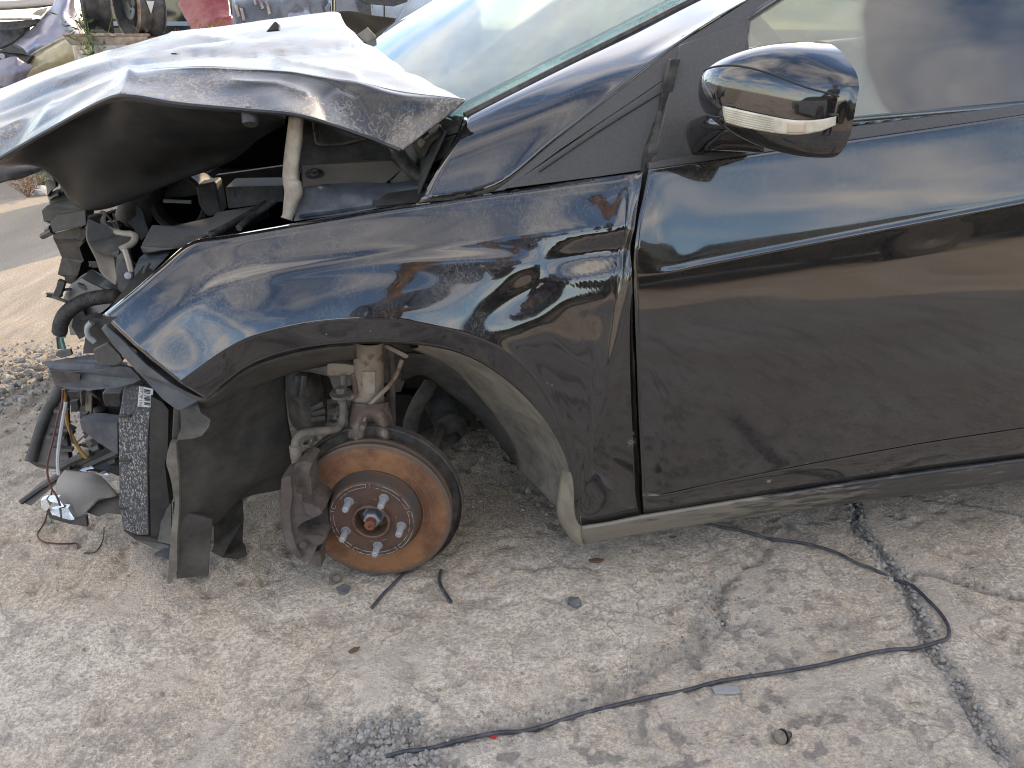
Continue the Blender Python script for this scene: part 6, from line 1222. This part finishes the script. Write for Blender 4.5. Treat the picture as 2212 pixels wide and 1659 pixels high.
# ------------------------------------------------------------------ the photographer, mirrored in the fender
def plaid():
    m, nt, b, pos, nor = newmat('checked_shirt'); s = N(nt, 'ShaderNodeSeparateXYZ'); nt.links.new(pos, s.inputs[0])
    def stripe(x): return mth(nt, 'GREATER_THAN', mth(nt, 'FRACT', mth(nt, 'MULTIPLY', x, 24.0)), .55)
    f = mth(nt, 'MULTIPLY', mth(nt, 'ADD', stripe(s.outputs[0]), stripe(s.outputs[2])), .5)
    nt.links.new(mixc(nt, f, (.03, .05, .10), (.16, .20, .28)), b.inputs['Base Color']); b.inputs['Roughness'].default_value = .9; return m
M['shirt'] = plaid(); M['skin'] = mat('skin', (.20, .12, .085), .55, bump=0); M['jeans'] = mat('dark_trousers', (.02, .022, .028), .9); M['hair'] = mat('dark_hair', (.012, .010, .009), .6)
def skin(name, vs_, es, rad, mt, parent, sub=2):
    me = bpy.data.meshes.new(name); c = wloc(parent); me.from_pydata([Vector(v)-c for v in vs_], es, []); me.materials.append(M[mt])
    o = bpy.data.objects.new(name, me); C.objects.link(o); o.parent = parent
    o.modifiers.new('skin', 'SKIN').use_smooth_shade = True
    for d, r in zip(me.skin_vertices[0].data, rad): d.radius = (r, r)
    me.skin_vertices[0].data[0].use_root = True
    m = o.modifiers.new('sub', 'SUBSURF'); m.levels = sub; m.render_levels = sub; return o
pX, pY = .10, -1.66
ph = empty('person', (pX, pY, 0), 'person in a blue checked shirt holding a phone, mirrored in the fender', 'person')
def J(x, y, z): return (pX+x, pY+y, z)
bv = [J(0, 0, .95), J(0, .02, 1.12), J(0, .05, 1.30), J(0, .07, 1.42), J(0, .09, 1.49), J(0, .12, 1.56), J(0, .13, 1.66), J(0, .12, 1.73)]; br = [.13, .125, .135, .10, .052, .075, .088, .055]
be = [(i, i+1) for i in range(7)]
for sx in (-1, 1):
    k = len(bv)
    bv += [J(sx*.17, .06, 1.38), J(sx*.23, .14, 1.14), J(sx*.13, .42, 1.01), J(sx*.085, .49, .985), J(sx*.06, .52, .97)]; br += [.055, .042, .032, .026, .034]
    be += [(3, k), (k, k+1), (k+1, k+2), (k+2, k+3), (k+3, k+4)]
    for i in range(4):                                   # fingers round the phone
        q = len(bv); bv += [J(sx*.05, .535, .992-.017*i), J(sx*(.03-.003*i), .548, .993-.018*i), J(sx*(.012-.002*i), .545, .993-.018*i)]; br += [.0095, .0085, .0075]; be += [(k+4, q), (q, q+1), (q+1, q+2)]
    q = len(bv); bv += [J(sx*.045, .50, .985), J(sx*.022, .508, 1.0)]; br += [.011, .009]; be += [(k+4, q), (q, q+1)]
    k = len(bv)
    bv += [J(sx*.10, 0, .90), J(sx*.11, .02, .50), J(sx*.12, -.02, .09), J(sx*.12, .04, .035), J(sx*.13, .15, .03)]; br += [.095, .065, .045, .04, .035]; be += [(0, k), (k, k+1), (k+1, k+2), (k+2, k+3), (k+3, k+4)]
skin('body', bv, be, br, 'skin', ph)
sv_ = [J(0, 0, .88), J(0, .02, 1.10), J(0, .05, 1.28), J(0, .07, 1.41), J(0, .085, 1.455)]; sr = [.155, .15, .155, .115, .065]; se = [(0, 1), (1, 2), (2, 3), (3, 4)]
for sx in (-1, 1):
    k = len(sv_); sv_ += [J(sx*.17, .06, 1.385), J(sx*.23, .14, 1.14), J(sx*.15, .36, 1.035), J(sx*.10, .47, .99)]; sr += [.070, .058, .046, .038]; se += [(3, k), (k, k+1), (k+1, k+2), (k+2, k+3)]
skin('shirt', sv_, se, sr, 'shirt', ph)
tv = [J(0, 0, .93)]; tr_ = [.145]; te = []
for sx in (-1, 1):
    k = len(tv); tv += [J(sx*.10, 0, .86), J(sx*.11, .02, .50), J(sx*.12, -.02, .10)]; tr_ += [.115, .085, .070]; te += [(0, k), (k, k+1), (k+1, k+2)]
skin('trousers', tv, te, tr_, 'jeans', ph)
skin('hair', [J(0, .08, 1.62), J(0, .07, 1.70), J(0, .10, 1.755), J(0, .16, 1.74)], [(0, 1), (1, 2), (2, 3)], [.075, .092, .075, .05], 'hair', ph)
skin('nose', [J(0, .205, 1.665), J(0, .228, 1.635)], [(0, 1)], [.012, .016], 'skin', ph, 1)
for sx in (-1, 1):
    lathe('eye', [(0, .004), (.008, .002), (.010, -.004)], Vector(J(sx*.032, .205, 1.672)), (0, 1, 0), M['white'], ph, 12); skin('ear', [J(sx*.085, .12, 1.67), J(sx*.09, .115, 1.63)], [(0, 1)], [.018, .014], 'skin', ph, 1)
lathe('mouth', [(0, .003), (.010, .002), (.022, -.004)], Vector(J(0, .195, 1.602)), (0, 1, 0), M['redbit'], ph, 12)
tag(box('phone', (CAM.x-.078, CAM.y-.035, CAM.z-.004), (CAM.x+.078, CAM.y-.026, CAM.z+.072), M['rubber'], None, .004), 'black phone held in both hands, mirrored in the fender', 'phone')
